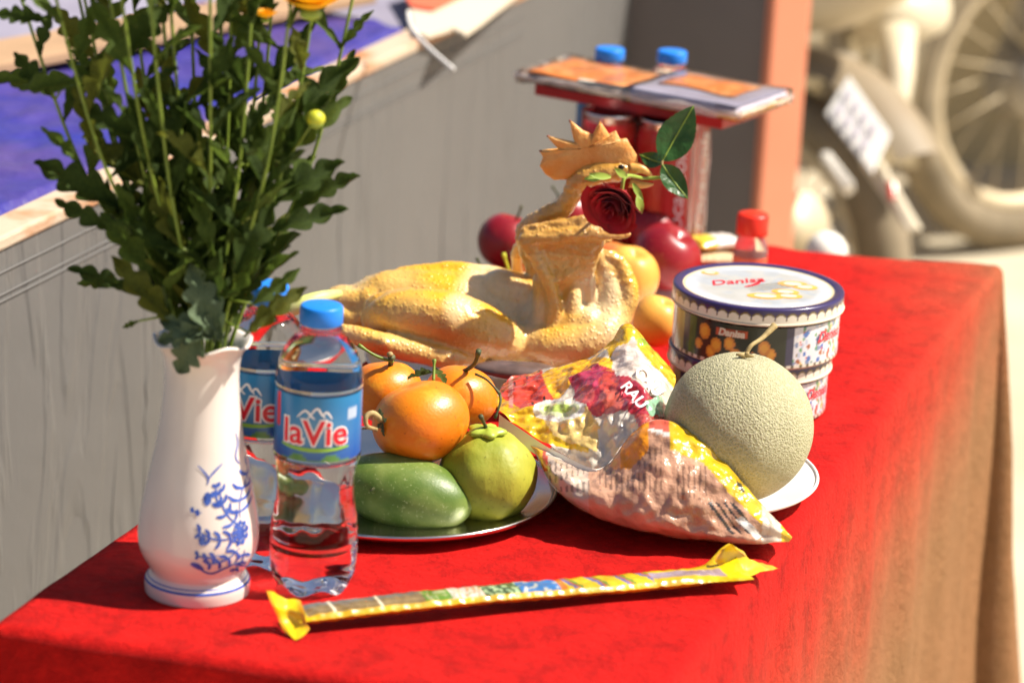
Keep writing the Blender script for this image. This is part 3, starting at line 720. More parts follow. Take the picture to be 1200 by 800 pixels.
s12 = stem_ids[12][0]; mum_head(s12, at(364, 12, vc.y - .035), .0225, 6, Matrix.Rotation(R(10), 3, 'X'), M['mum_yellow'])
s11 = stem_ids[11][0]; mum_head(s11, at(311, 22, vc.y + .0), .0095, 4, Matrix.Rotation(R(0), 3, 'X'), M['mum_yellow'])
s13, p13 = stem_ids[13]; bc = at(370, 139, vc.y - .01)
q = min(p13[8:], key=lambda q: (Vector(q) - at(335, 185, vc.y)).length)
obj('side_shoot', *tube(spline([tuple(q), tuple(at(352, 165, vc.y - .005)), tuple(bc)], 8), .0009, 6), M['stalk'], s13)
v, f = sphere(bc, .0062, .0062, .0058, 18, 12, lambda d, ph, a: 1 + .05 * math.cos(8 * a) * math.sin(ph)); obj('bud', v, f, M['bud'], s13)
v, f = sphere(bc - Z3 * .0028, .0055, .0055, .0042, 14, 8); obj('calyx', v, f, M['sepal'], s13)
#FRUIT
# ---------------------------------------------------------------- plates
def plate(name, c, r, h, label, mat, flare=.62, group=None):
    pr = [(.0005, .003), (r * flare * .8, .003), (r * flare, .0035), (r * flare + (r - r * flare) * .45, h * .55), (r - .004, h - .001), (r - .0006, h), (r, h - .0008), (r - .001, h - .0026),
          (r * flare + (r - r * flare) * .5, h * .5 - .003), (r * flare + .002, .0012), (r * flare, .0), (r * flare * .6, .0), (.0005, .0)]
    p = thing(name, c, label, 'plate' if 'plate' in name else 'tray')
    v, f = lathe(pr, 96, c); obj('dish', v, f, mat, p)
    v, f = lathe([(r - .0004 + .0014 * math.cos(a), h + .0014 * math.sin(a)) for a in [2 * math.pi * k / 8 for k in range(8)]], 96, c, closed=True); obj('rim', v, f, mat, p)
    return p
trc = T(460, 581); trc.z = TZ + .001
plate('steel_tray', trc, .1275, .012, 'round shiny steel tray under the mango and orange fruits', M['steel'], .8)
plc = T(797, 572); plc.z = TZ + .001
plp = plate('white_plate', plc, .108, .016, 'white plate under the netted melon and jelly bag', M['plate_white'], .6)
chc = T(572, 436); chc.z = TZ + .001
plate('serving_plate', chc, .108, .012, 'white serving plate hidden under the boiled rooster', M['plate_white'], .7)
frc = Vector((.105, 2.86, TZ + .001))
plate('fruit_plate', frc, .115, .010, 'white plate hidden under the apples and pears', M['plate_white'], .7)

# ---------------------------------------------------------------- fruit
def stalk(root, p, tip, r=.0016, mat='stem_dark', bend=(0, 0, 0), name='stalk'):
    p, tip = Vector(p), Vector(tip); mid = (p + tip) / 2 + Vector(bend)
    pts = spline([tuple(p), tuple(mid), tuple(tip)], 9)
    return obj(name, *tube(pts, [r * (1 - .25 * i / 8) if i < 7 else r * 1.25 for i in range(9)], 8), M[mat], root)
def pome(name, label, cat, px, py, Y, rpx, mat, tilt=(0, 0), stem=True, stemlen=.014, squash=.94, group=None, stem_mat='stem_dark'):
    # Y < 1: height of what it rests on above the table top
    if Y < 1:
        c = T(px, py, Y + .03)
        for _ in range(4): c = T(px, py, Y + rpx * mpp(c) * squash * .86)
    else: c = at(px, py, Y)
    r = rpx * mpp(c)
    rot = Matrix.Rotation(tilt[0], 3, 'X') @ Matrix.Rotation(tilt[1], 3, 'Y')
    fn = lambda d, ph, a: (1 - .30 * math.exp(-(ph / .30) ** 2) - .16 * math.exp(-((math.pi - ph) / .3) ** 2)) * (1 + .018 * math.cos(5 * a) * math.sin(ph)) * (1.0 - .07 * (1 - math.cos(ph)) / 2)
    v, f = sphere(c, r, r, r * squash, 40, 28, fn, rot)
    t = thing(name, c - Z3 * r, label, cat, group)
    obj('skin', v, f, M[mat], t)
    if stem: stalk(t, c + rot @ Vector((0, 0, r * .58)), c + rot @ Vector((.003, 0, r * .80 + stemlen)), .0013, stem_mat, rot @ Vector((.001, 0, 0)))
    return t, c, r
G1 = 'apples behind the rooster'
pome('apple', 'dark red apple with a stalk between the rooster back and the grey wall', 'apple', 594, 284, .014, 37, 'apple', (-.1, .25))
pome('apple', 'glossy red apple between the golden pears and the cookie tin', 'apple', 780, 302, .012, 43, 'apple', (.2, .5), stem=False)
pome('apple', 'pale red apple at the foot of the can pack', 'apple', 764, 270, .014, 33, 'apple', (.1, 0), stem=False)
pome('apple', 'orange blushed apple half hidden behind the raised wing', 'apple', 634, 305, .012, 34, 'apple_peach', (0, .2), stem=False)
pome('apple', 'red apple peeking out behind the rooster neck', 'apple', 668, 252, .03, 29, 'apple', (-.2, -.7))
pome('apple', 'red apple sunk behind the rooster back with only its stalk showing', 'apple', 572, 338, .012, 29, 'apple', (-.1, -.5), stemlen=.012)
pome('apple', 'orange red apple wedged under the rose', 'apple', 715, 305, .012, 26, 'apple_peach', (-.2, .2), stem=False)
pome('pear', 'golden pear leaning on the rooster breast', 'pear', 736, 326, .012, 37, 'pear', (.2, .2), stem=False, squash=1.08)
pome('pear', 'golden pear sitting against the cookie tin', 'pear', 769, 377, .010, 32, 'pear', (.1, .3), stem=False, squash=1.0)
t, c, r = pome('pear', 'small green pear with a dark bent stalk behind the jelly bag', 'pear', 694, 428, .008, 34, 'pear_green', (.05, .12), stem=False)
stalk(t, c + Vector((.004, 0, r * .6)), at(717, 379, c.y), .0021, 'stem_dark', (-.003, 0, 0))
t, c, r = pome('pear', 'small pear behind the rooster back with a yellow stalk in front of the dark apple', 'pear', 600, 345, .012, 22, 'pear', (0, 0), stem=False)
stalk(t, c + Z3 * r * .6, at(590, 297, c.y - .005), .0017, 'bud')
# orange persimmons
def persim(label, px, py, Y, rpx, tilt, squash=.86):
    c = at(px, py, Y); r = rpx * mpp(c); rot = Matrix.Rotation(tilt[0], 3, 'X') @ Matrix.Rotation(tilt[1], 3, 'Y')
    fn = lambda d, ph, a: (1 - .13 * math.exp(-(ph / .35) ** 2)) * (1 + .022 * math.cos(4 * a + .6) * math.sin(ph) ** 2)
    v, f = sphere(c, r, r, r * squash, 40, 28, fn, rot)
    t = thing('persimmon', c - Z3 * r * squash, label, 'persimmon', None); obj('skin', v, f, M['orange'], t)
    return t, c, r, rot
t, c, r, rot = persim('large orange persimmon with a pale curled stalk resting on the mango', 493, 494, 2.285, 57, (-.15, -.35))
pts = [at(447, 492, 2.262), at(437, 484, 2.255), at(429, 488, 2.250), at(430, 499, 2.249), at(442, 503, 2.252)]
obj('curled_stalk', *tube(spline([tuple(p) for p in pts], 16), [.0026 - .0012 * i / 15 for i in range(16)], 8), M['stem_pale'], t)
for k in range(4):
    a = k * 1.57 + .4; p0 = at(449, 494, 2.262); put_leaf(t, p0, p0 + Vector((.004 * math.cos(a) - .002, -.006 * abs(math.cos(a)) - .001, .011 * math.sin(a))), leaf_meshes[5], .3, Vector((-.6, -.8, .1)), 1.4)
t, c, r, rot = persim('orange persimmon with a dark cut stalk behind the water bottle', 452, 458, 2.345, 43, (-.2, -.1))
stalk(t, c + Vector((.003, -.004, r * .72)), at(459, 418, 2.33), .0024); obj('cut_tip', *sphere(at(457, 415, 2.33), .0026, .0026, .0022, 10, 8), M['stem_pale'], t)
stalk(t, at(461, 424, 2.332), at(420, 404, 2.33), .0013, 'stalk', (0, 0, -.002), name='leaf_stalk')
t, c, r, rot = persim('orange persimmon with a dark leaf and bent stalk near the jelly bag', 540, 464, 2.355, 43, (-.1, .15))
stalk(t, c + Vector((.0, -.002, r * .70)), at(561, 411, 2.33), .0019, 'stem_dark', (.003, 0, -.002)); stalk(t, at(557, 438, 2.335), at(586, 462, 2.325), .0011, 'stem_dark', (0, 0, .003), name='twig'); stalk(t, at(586, 462, 2.325), at(580, 490, 2.315), .0011, 'stem_dark', (.002, 0, .003), name='twig')
put_leaf(t, at(510, 436, 2.31), at(478, 437, 2.305), leaf_meshes[0], .3, Vector((0, -.5, 1)), 1.6); put_leaf(t, at(508, 430, 2.312), at(524, 446, 2.30), leaf_meshes[2], -.3, Vector((0, -.5, 1)), 1.8)
stalk(t, at(508, 446, 2.30), at(509, 421, 2.31), .0013, 'stalk', name='twig')
# mango
c = at(478, 578, 2.256); L = .053; rot = Matrix.Rotation(R(9), 3, 'Y') @ Matrix.Rotation(R(-10), 3, 'Z')
def mg(d, ph, a): return 1 - .05 * d.x + .03 * d.z * d.x
v, f = sphere(c, L, .030, .0285, 44, 30, mg, rot); c0 = c - Z3 * .029
t = thing('mango', c0, 'smooth green mango lying on the steel tray', 'mango'); obj('skin', v, f, M['mango'], t)
stalk(t, at(448, 548, 2.245), at(434, 575, 2.232), .0006, 'stem_dark', (.004, 0, 0), name='scratch_mark')
# green ribbed fruit
c = at(572, 553, 2.278); r = 57 * mpp(c)
def gv(d, ph, a): return (1 + .026 * math.cos(6 * a + math.sin(3 * ph)) * math.sin(ph) ** 1.5 + .025 * nz(d, 3.0, 2)) * (1 - .10 * math.exp(-(ph / .25) ** 2)) * (1 - .075 * math.cos(ph))
v, f = sphere(c, r, r, r * .98, 56, 30, gv, Matrix.Rotation(R(6), 3, 'Y'))
t = thing('green_pomelo', c - Z3 * r, 'pale green ribbed fruit with a short stalk beside the mango', 'fruit'); obj('skin', v, f, M['guava'], t)
stalk(t, c + Z3 * r * .8, at(563, 487, 2.268), .0016, 'stem_dark'); v, f = sphere(c + Vector((-.003, -.002, r * .90)), .014, .013, .004, 24, 8, lambda d, ph, a: 1 + .18 * math.cos(5 * a)); obj('stalk_collar', v, f, M['pear_green'], t)
# melon
c = T(865, 500, .074); r = 88 * mpp(c)
t = thing('melon', (c.x, c.y, c.z - r), 'round netted green melon sitting on the white plate', 'melon')
v, f = sphere(c, r, r, r * 1.0, 72, 48, lambda d, ph, a: (1 - .05 * math.exp(-(ph / .16) ** 2)) * (1 + .006 * math.cos(9 * a) * math.sin(ph)), Matrix.Rotation(R(-3), 3, 'X') @ Matrix.Rotation(R(4), 3, 'Y')); obj('rind', v, f, M['melon'], t)
pts = [at(873, 417, c.y - .002), at(880, 405, c.y), at(893, 396, c.y + .01), at(908, 381, c.y + .02)]
obj('stalk', *tube(spline([tuple(p) for p in pts], 14), [.0026, .0022, .0019, .0018, .0017, .0016, .0016, .0016, .0018, .0019, .0021, .0024, .0026, .0028], 9), M['stem_pale'], t)
for k in range(4):
    a = k * 1.6 + .3; obj('stalk_root', *tube([at(873, 416, c.y - .004), at(873 + 11 * math.cos(a), 416.5 + 3.5 * math.sin(a), c.y - .006)], [.0024, .0008], 7), M['stem_pale'], t)
# pale green tip behind the bottles
pts = [at(330, 368, 2.52), at(352, 357, 2.52), at(376, 349, 2.53), at(398, 344, 2.55)]
v, f = tube(spline([tuple(p) for p in pts], 14), [.0065 + .001 * math.sin(i / 13 * 3.1) - .003 * (i / 13) ** 2 for i in range(14)], 8)
tag(obj('green_banana', v, f, M['banana']), 'pale green banana tip beside the rooster tail', 'banana')

# ---------------------------------------------------------------- boiled rooster
CY = 2.625
parts = []
def cap(pts):                                          # (px, py, dY cm, radius px)
    P = [tuple(at(x, y, CY + d / 100)) + (r * mpp(at(x, y, CY + d / 100)),) for x, y, d, r in pts]
    n = 9 * (len(P) - 1) + 1; S = spline(P, n) if len(P) > 1 else P
    if len(S) > 1: parts.append(tube([Vector(s[:3]) for s in S], [max(.001, s[3]) for s in S], 18))
    for s in (S[0], S[-1]): parts.append(sphere(s[:3], s[3], s[3], s[3], 18, 12))
def tri(p, q, r, th):                                  # a flap of skin
    P = [at(x, y, CY + d / 100) for x, y, d in (p, q, r)]; n = (P[1] - P[0]).cross(P[2] - P[0]).normalized() * th / 2
    parts.append(([a + n for a in P] + [a - n for a in P], [(0, 1, 2), (5, 4, 3), (0, 3, 4, 1), (1, 4, 5, 2), (2, 5, 3, 0)]))
cap([(415, 356, 1, 22), (455, 354, 1, 38), (520, 364, 1, 50), (590, 374, 1, 53), (650, 382, 0, 45), (692, 374, 0, 36)])          # trunk
cap([(440, 345, 5, 24), (520, 340, 5, 30), (600, 350, 5, 33), (660, 365, 4, 34)])                                           # far flank
cap([(470, 322, 2, 10), (520, 318, 2, 12), (570, 322, 2, 12), (615, 336, 1, 14)])                                           # back ridge
cap([(386, 346, 0, 6), (396, 350, 0, 11), (412, 354, 0, 17), (436, 358, 0, 26)]); cap([(388, 340, 1, 4), (402, 342, 1, 8), (420, 346, 1, 12)])
cap([(398, 368, -1, 9), (412, 372, -1, 12), (430, 370, -1, 16)])                                                             # tail
cap([(438, 372, -4, 17), (460, 368, -4.8, 27), (500, 370, -5.2, 33), (545, 380, -5.2, 34), (585, 396, -4.6, 28), (615, 412, -3.4, 18)])   # thigh
cap([(432, 362, -3.4, 9), (446, 356, -4, 14), (480, 352, -4, 16)])
cap([(390, 384, -6.4, 7), (412, 391, -7, 11), (445, 402, -7.4, 14), (490, 412, -7.4, 14), (530, 420, -7, 14), (560, 424, -6, 10)])   # shank
cap([(390, 384, -6.4, 8), (380, 377, -6.2, 5)]); cap([(400, 388, -6.4, 6), (392, 400, -6.6, 4)]); cap([(436, 398, -8, 6), (452, 402, -8.4, 7)])
cap([(610, 404, -3.4, 24), (645, 404, -4, 27), (680, 402, -4, 27), (706, 390, -3.6, 24), (724, 366, -2.6, 17)])               # breast
cap([(655, 380, -2.6, 28), (690, 380, -2.8, 27)]); cap([(630, 352, -.6, 26), (585, 345, .4, 30)])
cap([(695, 372, -2.0, 16), (712, 345, -1.0, 11), (708, 320, 0, 9)])                                                          # inside of the loop
# raised near wing
cap([(618, 282, -3.6, 12), (650, 277, -4.0, 10), (690, 273, -4.2, 8), (714, 275, -4.1, 6), (734, 275, -3.9, 5)])
cap([(615, 270, -3.2, 7), (655, 263, -3.4, 7), (688, 259, -3.6, 6), (722, 274, -3.9, 5)])
cap([(642, 394, -3.8, 14), (650, 358, -4.0, 9), (636, 318, -3.9, 8), (622, 290, -3.7, 10)])
cap([(692, 348, -2.8, 8), (692, 320, -3.0, 6), (703, 286, -3.4, 6)])
cap([(664, 402, -3.2, 17), (668, 374, -3.2, 15), (671, 344, -3.2, 11), (672, 325, -2.8, 7)])
tri((620, 283, -3.4), (706, 278, -3.8), (655, 356, -2.9), .008); tri((706, 278, -3.8), (655, 356, -2.9), (690, 342, -2.6), .008); tri((655, 350, -2.9), (690, 345, -2.4), (668, 400, -3.0), .010)
cap([(704, 296, -1.8, 6), (722, 305, -1.6, 9), (733, 325, -1.8, 11), (736, 350, -2.2, 13), (724, 376, -2.6, 16), (706, 392, -3.4, 22)])
cap([(684, 372, -2.0, 20), (696, 352, -1.4, 15), (708, 330, -.8, 12)]); cap([(625, 370, -1.5, 24), (655, 350, -1.6, 16)]); cap([(640, 300, -2.6, 8), (668, 292, -2.8, 9), (690, 292, -2.6, 8)])
cap([(700, 300, -1.8, 9), (714, 328, -1.6, 17), (712, 358, -2.0, 22), (700, 380, -2.6, 24)]); cap([(624, 277, -2.4, 11), (658, 270, -2.6, 12), (692, 270, -2.8, 10), (712, 278, -2.8, 8)])
cap([(640, 330, -2.6, 14), (662, 320, -2.8, 16), (680, 305, -2.8, 12)]); cap([(636, 400, -3.0, 24), (640, 365, -2.8, 18), (634, 330, -2.8, 11)])
# far wing, neck and head
cap([(600, 372, 3, 16), (606, 330, 3.4, 9), (607, 290, 3.2, 7), (630, 300, 3, 7)])
cap([(650, 345, 0, 22), (628, 310, .2, 14), (615, 280, .2, 11), (618, 264, 0, 10), (638, 253, -.6, 11), (658, 245, -1, 12), (670, 229, -1.4, 12), (676, 213, -1.6, 13), (694, 204, -1.6, 14), (722, 200, -1.6, 13), (740, 202, -1.6, 8)])
for k in range(15):                                     # feather tract bumps
    t = k / 14; x = 606 + 124 * t; y = 431 - 4 * t - 50 * t ** 2.6
    cap([(x, y, -6.2 + 2.6 * t, 4.4)])
v, f = join(*parts)
tmp = obj('tmp', v, f, M['skin'], base=(0, 0, 0), smooth=False)
md = tmp.modifiers.new('r', 'REMESH'); md.mode = 'VOXEL'; md.voxel_size = .0017
md = tmp.modifiers.new('s', 'SMOOTH'); md.factor = .5; md.iterations = 6
dg = bpy.context.evaluated_depsgraph_get(); dg.update(); me = bpy.data.meshes.new_from_object(tmp.evaluated_get(dg))
V_ = []; VC = []
CRM, ORN, BRN, PAL = Vector((.70, .43, .12)), Vector((.78, .40, .012)), Vector((.50, .24, .045)), Vector((.84, .66, .38))
for q in me.vertices:
    p, n = q.co, q.normal
    d = .0011 * nz(p, 48, 1) + .0008 * (abs(nz((p.x * 1.2, p.y, p.z * .6), 95, 4)) - .25) + .0003 * nz(p, 380, 7)
    if p.z > TZ + .10: d += .0012 * nz((p.x * .6, p.y * .6, p.z * 1.6), 170, 6) + .0006 * nz(p, 330, 5)
    V_.append(tuple(p + n * d))
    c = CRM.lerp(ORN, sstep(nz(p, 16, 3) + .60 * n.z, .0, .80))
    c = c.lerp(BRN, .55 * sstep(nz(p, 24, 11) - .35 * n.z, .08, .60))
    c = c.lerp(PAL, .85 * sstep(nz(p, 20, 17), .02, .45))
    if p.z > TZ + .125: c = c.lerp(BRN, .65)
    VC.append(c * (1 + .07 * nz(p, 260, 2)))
F_ = [tuple(q.vertices) for q in me.polygons]
bpy.data.objects.remove(tmp); bpy.data.meshes.remove(me)
chick = thing('boiled_rooster', (chc.x, chc.y, TZ + .006), 'whole boiled rooster with golden skin, raised wings and upright comb', 'rooster')
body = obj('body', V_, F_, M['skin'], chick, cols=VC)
co = [(130, 405), (85, 375), (55, 330), (72, 285), (52, 252), (105, 262), (160, 252), (125, 215), (92, 175), (160, 190), (235, 208), (222, 150), (211, 90), (280, 145), (350, 172), (362, 130), (370, 96), (400, 140), (432, 192), (440, 165), (452, 148), (468, 180), (482, 205), (494, 190), (508, 188), (530, 225), (560, 272), (570, 345), (480, 352), (350, 345), (240, 375), (190, 402)]
YH = CY - .018
def slab_outline(pts, th, wob=0.0):
    """thick lobed sheet from an outline of 3-D points, domed to full thickness in the middle"""
    n = len(pts); c = sum(pts, Vector()) / n; v = []; f = []
    rings = ((1.0, 0.0), (.97, .35), (.8, .8), (.45, 1.0))
    for sgn in (1, -1):
        for k, (s, h) in enumerate(rings):
            for i, p in enumerate(pts):
                q = c + (p - c) * s; v.append(q + Vector((0, sgn * h * th / 2 + wob * math.sin(i * 1.1) * s, 0)))
        v.append(c + Vector((0, sgn * th / 2, 0)))
    m = len(rings) * n + 1
    for b, flip in ((0, 0), (m, 1)):
        for k in range(len(rings) - 1):
            for i in range(n):
                j = (i + 1) % n; q = (b + k * n + i, b + k * n + j, b + (k + 1) * n + j, b + (k + 1) * n + i)
                f.append(q if flip else q[::-1])
        for i in range(n):
            j = (i + 1) % n; q = (b + 3 * n + i, b + 3 * n + j, b + m - 1); f.append(q if flip else q[::-1])
    return v, f
P = [at(620 + x / 4.445, 120 + y / 4.445, YH) for x, y in co]
dense = []
for i, p in enumerate(P): dense += [p, (p + P[(i + 1) % len(P)]) / 2]
v, f = slab_outline(dense, .0075, .0006); obj('comb', v, f, M['comb'], chick)
for x, y, dx, dy in ((52, 252, 14, 3), (92, 175, 14, 5), (211, 90, 5, 14), (370, 96, 1, 12)):
    a, b = at(620 + x / 4.445, 120 + y / 4.445, YH), at(620 + (x + dx) / 4.445, 120 + (y + dy) / 4.445, YH); obj('comb_tip', *tube([a, b], [.0006, .0013], 7), M['comb_tip'], chick)
bk = [at(738, 197, YH), at(752, 198, YH - .001), at(764, 206, YH - .001)]
obj('upper_beak', *tube(spline([tuple(p) for p in bk], 8), [.0052, .0050, .0046, .0041, .0035, .0028, .0019, .0008], 10), M['beak'], chick)
bk = [at(738, 214, YH), at(752, 217, YH - .001), at(766, 216, YH - .001)]
obj('lower_beak', *tube(spline([tuple(p) for p in bk], 8), [.0042, .0040, .0036, .0032, .0028, .0022, .0014, .0006], 10), M['beak'], chick)
v, f = sphere(at(728, 196, YH - .0095), .0028, .0018, .0024, 14, 10); obj('eye', v, f, M['eye'], chick)
# slice of liver in front of it
c = at(606, 434, 2.52)
v, f = sphere(c, .036, .014, .0075, 36, 16, lambda d, ph, a: 1 + .05 * math.sin(3 * a)); tag(obj('boiled_liver', v, f, M['liver']), 'dark grey boiled liver slice in front of the rooster', 'liver')
#ROSE
# ---------------------------------------------------------------- rose held in the beak
RY = CY - .060
rc = at(722, 239, RY); ax = Vector((-.42, -.80, -.42)).normalized()
e1 = ax.cross(Z3).normalized(); e2 = ax.cross(e1)
rose = thing('rose', rc, 'dark red rose with green leaves held in the rooster beak', 'rose')
rk = mpp(rc)
rp_ = random.Random(5)
for k in range(22):
    q = k / 21; a0 = k * 2.3999; r0 = (.8 + 23.5 * q ** .85) * rk; wdt = 1.5 - .62 * q; hgt = (44 + 7 * math.sin(k)) * rk; open_ = .05 + .30 * q ** 1.6
    nu, nv = 9, 9; v = []
    for i in range(nv):
        t = i / (nv - 1)
        for j in range(nu):
            s = (j / (nu - 1) - .5) * 2
            a = a0 + s * wdt
            lip = max(0, t - .72) / .28
            edge = 1 - .16 * (abs(s) ** 3) * t - .05 * math.sin(5 * s + k) * t
            rad = r0 * (.25 + .75 * math.sin(min(1, t * 1.25) * math.pi / 2)) + open_ * hgt * t * t * .55 + lip * lip * (5 * rk) * (.3 + q)
            hh = (-.55 + t * edge) * hgt * (1.0 - .28 * q) - lip * lip * 2.5 * rk * q
            v.append(rc + ax * hh + (e1 * math.cos(a) + e2 * math.sin(a)) * rad)
    o = obj('petal', v, grid_faces(nv, nu), M['rose'], rose)
pts = [rc - ax * 14 * rk, at(733, 207, RY + .008), at(755, 209, YH + .001), at(778, 208, YH - .001)]
obj('stem', *tube(spline([tuple(p) for p in pts], 16), .0016, 8), M['sepal'], rose)
for b, t, w in (((708, 205), (684, 211), 1.0), ((716, 207), (690, 205), .9), ((735, 207), (720, 198), .9), ((748, 228), (752, 252), 1.0), ((742, 215), (754, 236), .8)):
    B, Tp = at(*b, RY - .004), at(*t, RY - .012); d = Tp - B; n = Vector((0, -1, .3)); x = d.cross(n).normalized(); v = []
    for i in range(7):
        q = i / 6; ww = .0034 * w * math.sin(math.pi * (.12 + .86 * q)) ; p = B + d * q + Vector((0, -.003 * math.sin(q * 3), .001 * q))
        v += [p - x * ww, p + Vector((0, .001, 0)), p + x * ww]
    obj('sepal', v, grid_faces(7, 3), M['sepal'], rose)
def rose_leaf(b, t, Yb, Yt, wpx, fold=.25):
    B, Tp = at(*b, Yb), at(*t, Yt); d = Tp - B; n = Vector((.1, -1, .35)); n = (n - d * (n.dot(d) / d.length_squared)).normalized(); x = d.normalized().cross(n); W = wpx * rk; v = []
    nr, nc = 25, 9
    for i in range(nr):
        q = i / (nr - 1); w = W * math.sin(math.pi * q ** .8) ** .85 * (1 + .06 * abs(math.sin(q * 40))) if 0 < q < 1 else .0002
        for j in range(nc):
            s = (j / (nc - 1) - .5) * 2
            v.append(B + d * q + x * (w * s) + n * (fold * w * abs(s) - .012 * math.sin(math.pi * q) * .3 + .0004 * math.sin(14 * q + 4 * abs(s))))
    o = obj('leaf', v, grid_faces(nr, nc), M['rose_leaf'], rose)
    obj('midrib', *tube([B + d * (q / 8) - n * (-.0004 + .0036 * math.sin(math.pi * q / 8)) for q in range(9)], [.0006] * 8 + [.0002], 6), M['sepal'], o)
rose_leaf((776, 189), (813, 124), YH - .002, YH + .006, 21); rose_leaf((776, 193), (806, 233), YH - .003, YH - .012, 13, .4); rose_leaf((776, 191), (749, 181), YH, YH + .02, 10)
obj('leaf_stalk', *tube([at(777, 209, YH - .001), at(776, 199, YH - .002), at(776, 188, YH - .002)], .0011, 7), M['stem_pale'], rose)

# ---------------------------------------------------------------- jelly bag
def poly_in(x, y, P):
    c = False; n = len(P); j = n - 1
    for i in range(n):
        if (P[i][1] > y) != (P[j][1] > y) and x < (P[j][0] - P[i][0]) * (y - P[i][1]) / (P[j][1] - P[i][1]) + P[i][0]: c = not c
        j = i
    return c
def bag_sheet(name, rows, nr, nc, paint, root, crumple=.0022, seed=0):
    ctrl = [[tuple(at(x, y, Y)) + (x, y) for x, y, Y in r] for r in rows]
    g = net(ctrl, nr, nc); v = []; cols = []
    for x, y, z, lx, ly in g:
        p = Vector((x, y, z))
        k = crumple * (nz(p, 55, seed) * .9 + .7 * (abs(nz(p, 32, seed + 3)) - .3) + .45 * nz(p, 140, seed + 5))
        v.append(p + Vector((0, -1, .7)).normalized() * k); cols.append(paint(lx, ly))
    o = obj(name, v, grid_faces(nr, nc), M['bagprint'], root, cols=cols); return o, g
YEL, ORG, WM, CLR, GRP, WHT, PNK = (.72, .45, .012), (.85, .30, .01), (.66, .075, .04), (.70, .62, .50), (.50, .035, .06), (.82, .79, .74), (.60, .33, .21)
def paint_top(x, y):
    c = CLR
    if poly_in(x, y, [(560, 440), (600, 455), (640, 480), (690, 500), (690, 530), (640, 520), (560, 480)]): c = YEL
    if poly_in(x, y, [(625, 470), (690, 478), (705, 505), (700, 530), (650, 512)]): c = (.78, .56, .20)
    if poly_in(x, y, [(570, 440), (634, 432), (655, 476), (610, 478), (580, 460)]): c = WM if (int(x / 7) * 31 + int(y / 8) * 17) % 9 or (x % 7) > 2.6 or y % 8 > 4 else (.05, .02, .015)
    if poly_in(x, y, [(596, 440), (601, 440), (601, 476), (596, 476)]): c = (.76, .30, .25)
    if poly_in(x, y, [(634, 438), (685, 420), (720, 418), (716, 432), (680, 436), (652, 470), (640, 452)]): c = (.86, .45, .02)
    if math.hypot((x - 655) / 30, (y - 480) / 14) < 1: c = WHT
    if math.hypot((x - 655) / 24, (y - 479) / 9) < 1: c = (.72, .78, .45)
    if math.hypot((x - 654) / 17, (y - 478) / 5) < 1: c = (.45, .58, .12)
    if poly_in(x, y, [(665, 444), (700, 428), (725, 430), (770, 468), (772, 492), (735, 482), (690, 480)]): c = (.44, .03, .05)
    for gx, gy, gr, gc in ((694, 440, 14, (.50, .045, .10)), (713, 448, 12, (.62, .07, .05)), (685, 462, 12, (.56, .09, .08)), (716, 470, 15, (.72, .14, .09)), (738, 458, 12, (.60, .05, .08)), (700, 478, 9, (.6, .06, .06))):
        if math.hypot(x - gx, y - gy) < gr: c = gc
    if poly_in(x, y, [(715, 405), (740, 400), (785, 440), (770, 470), (745, 440), (722, 440)]): c = (.78, .66, .58)
    if poly_in(x, y, [(755, 470), (776, 462), (780, 485), (762, 487)]): c = (.30, .55, .36)
    if poly_in(x, y, [(705, 405), (737, 374), (800, 440), (790, 455), (762, 425), (742, 398), (722, 408), (715, 418)]): c = YEL
    if math.hypot((x - 754) / 9, (y - 400) / 5) < 1: c = (.36, .58, .04)
    if math.hypot((x - 742) / 5, (y - 402) / 6) < 1: c = (.80, .45, .40)
    if poly_in(x, y, [(700, 505), (735, 480), (742, 500), (705, 548)]): c = (.66, .60, .52)
    if poly_in(x, y, [(742, 482), (780, 490), (780, 510), (748, 500)]): c = (.62, .10, .08)
    return c
bag = thing('jelly_bag', plc + Vector((-.03, -.04, .017)), 'yellow and clear plastic bag of jelly with grape and watermelon print', 'bag')
top_rows = [[(585, 482, 2.345), (625, 510, 2.315), (665, 533, 2.290), (702, 550, 2.270), (730, 522, 2.268), (757, 494, 2.268), (780, 500, 2.30)],
            [(583, 474, 2.365), (622, 490, 2.335), (660, 503, 2.312), (700, 512, 2.292), (728, 497, 2.285), (755, 480, 2.285), (780, 488, 2.32)],
            [(584, 462, 2.390), (620, 468, 2.365), (655, 470, 2.345), (690, 470, 2.325), (722, 463, 2.315), (755, 456, 2.315), (785, 466, 2.345)],
            [(590, 448, 2.420), (622, 446, 2.400), (655, 444, 2.385), (688, 436, 2.370), (720, 428, 2.365), (752, 421, 2.370), (792, 444, 2.385)],
            [(600, 440, 2.445), (632, 434, 2.440), (662, 427, 2.435), (692, 418, 2.430), (716, 400, 2.425), (737, 379, 2.430), (784, 428, 2.425)]]
o_top, g_top = bag_sheet('top_panel', top_rows, 110, 150, paint_top, bag, .0075, 1)
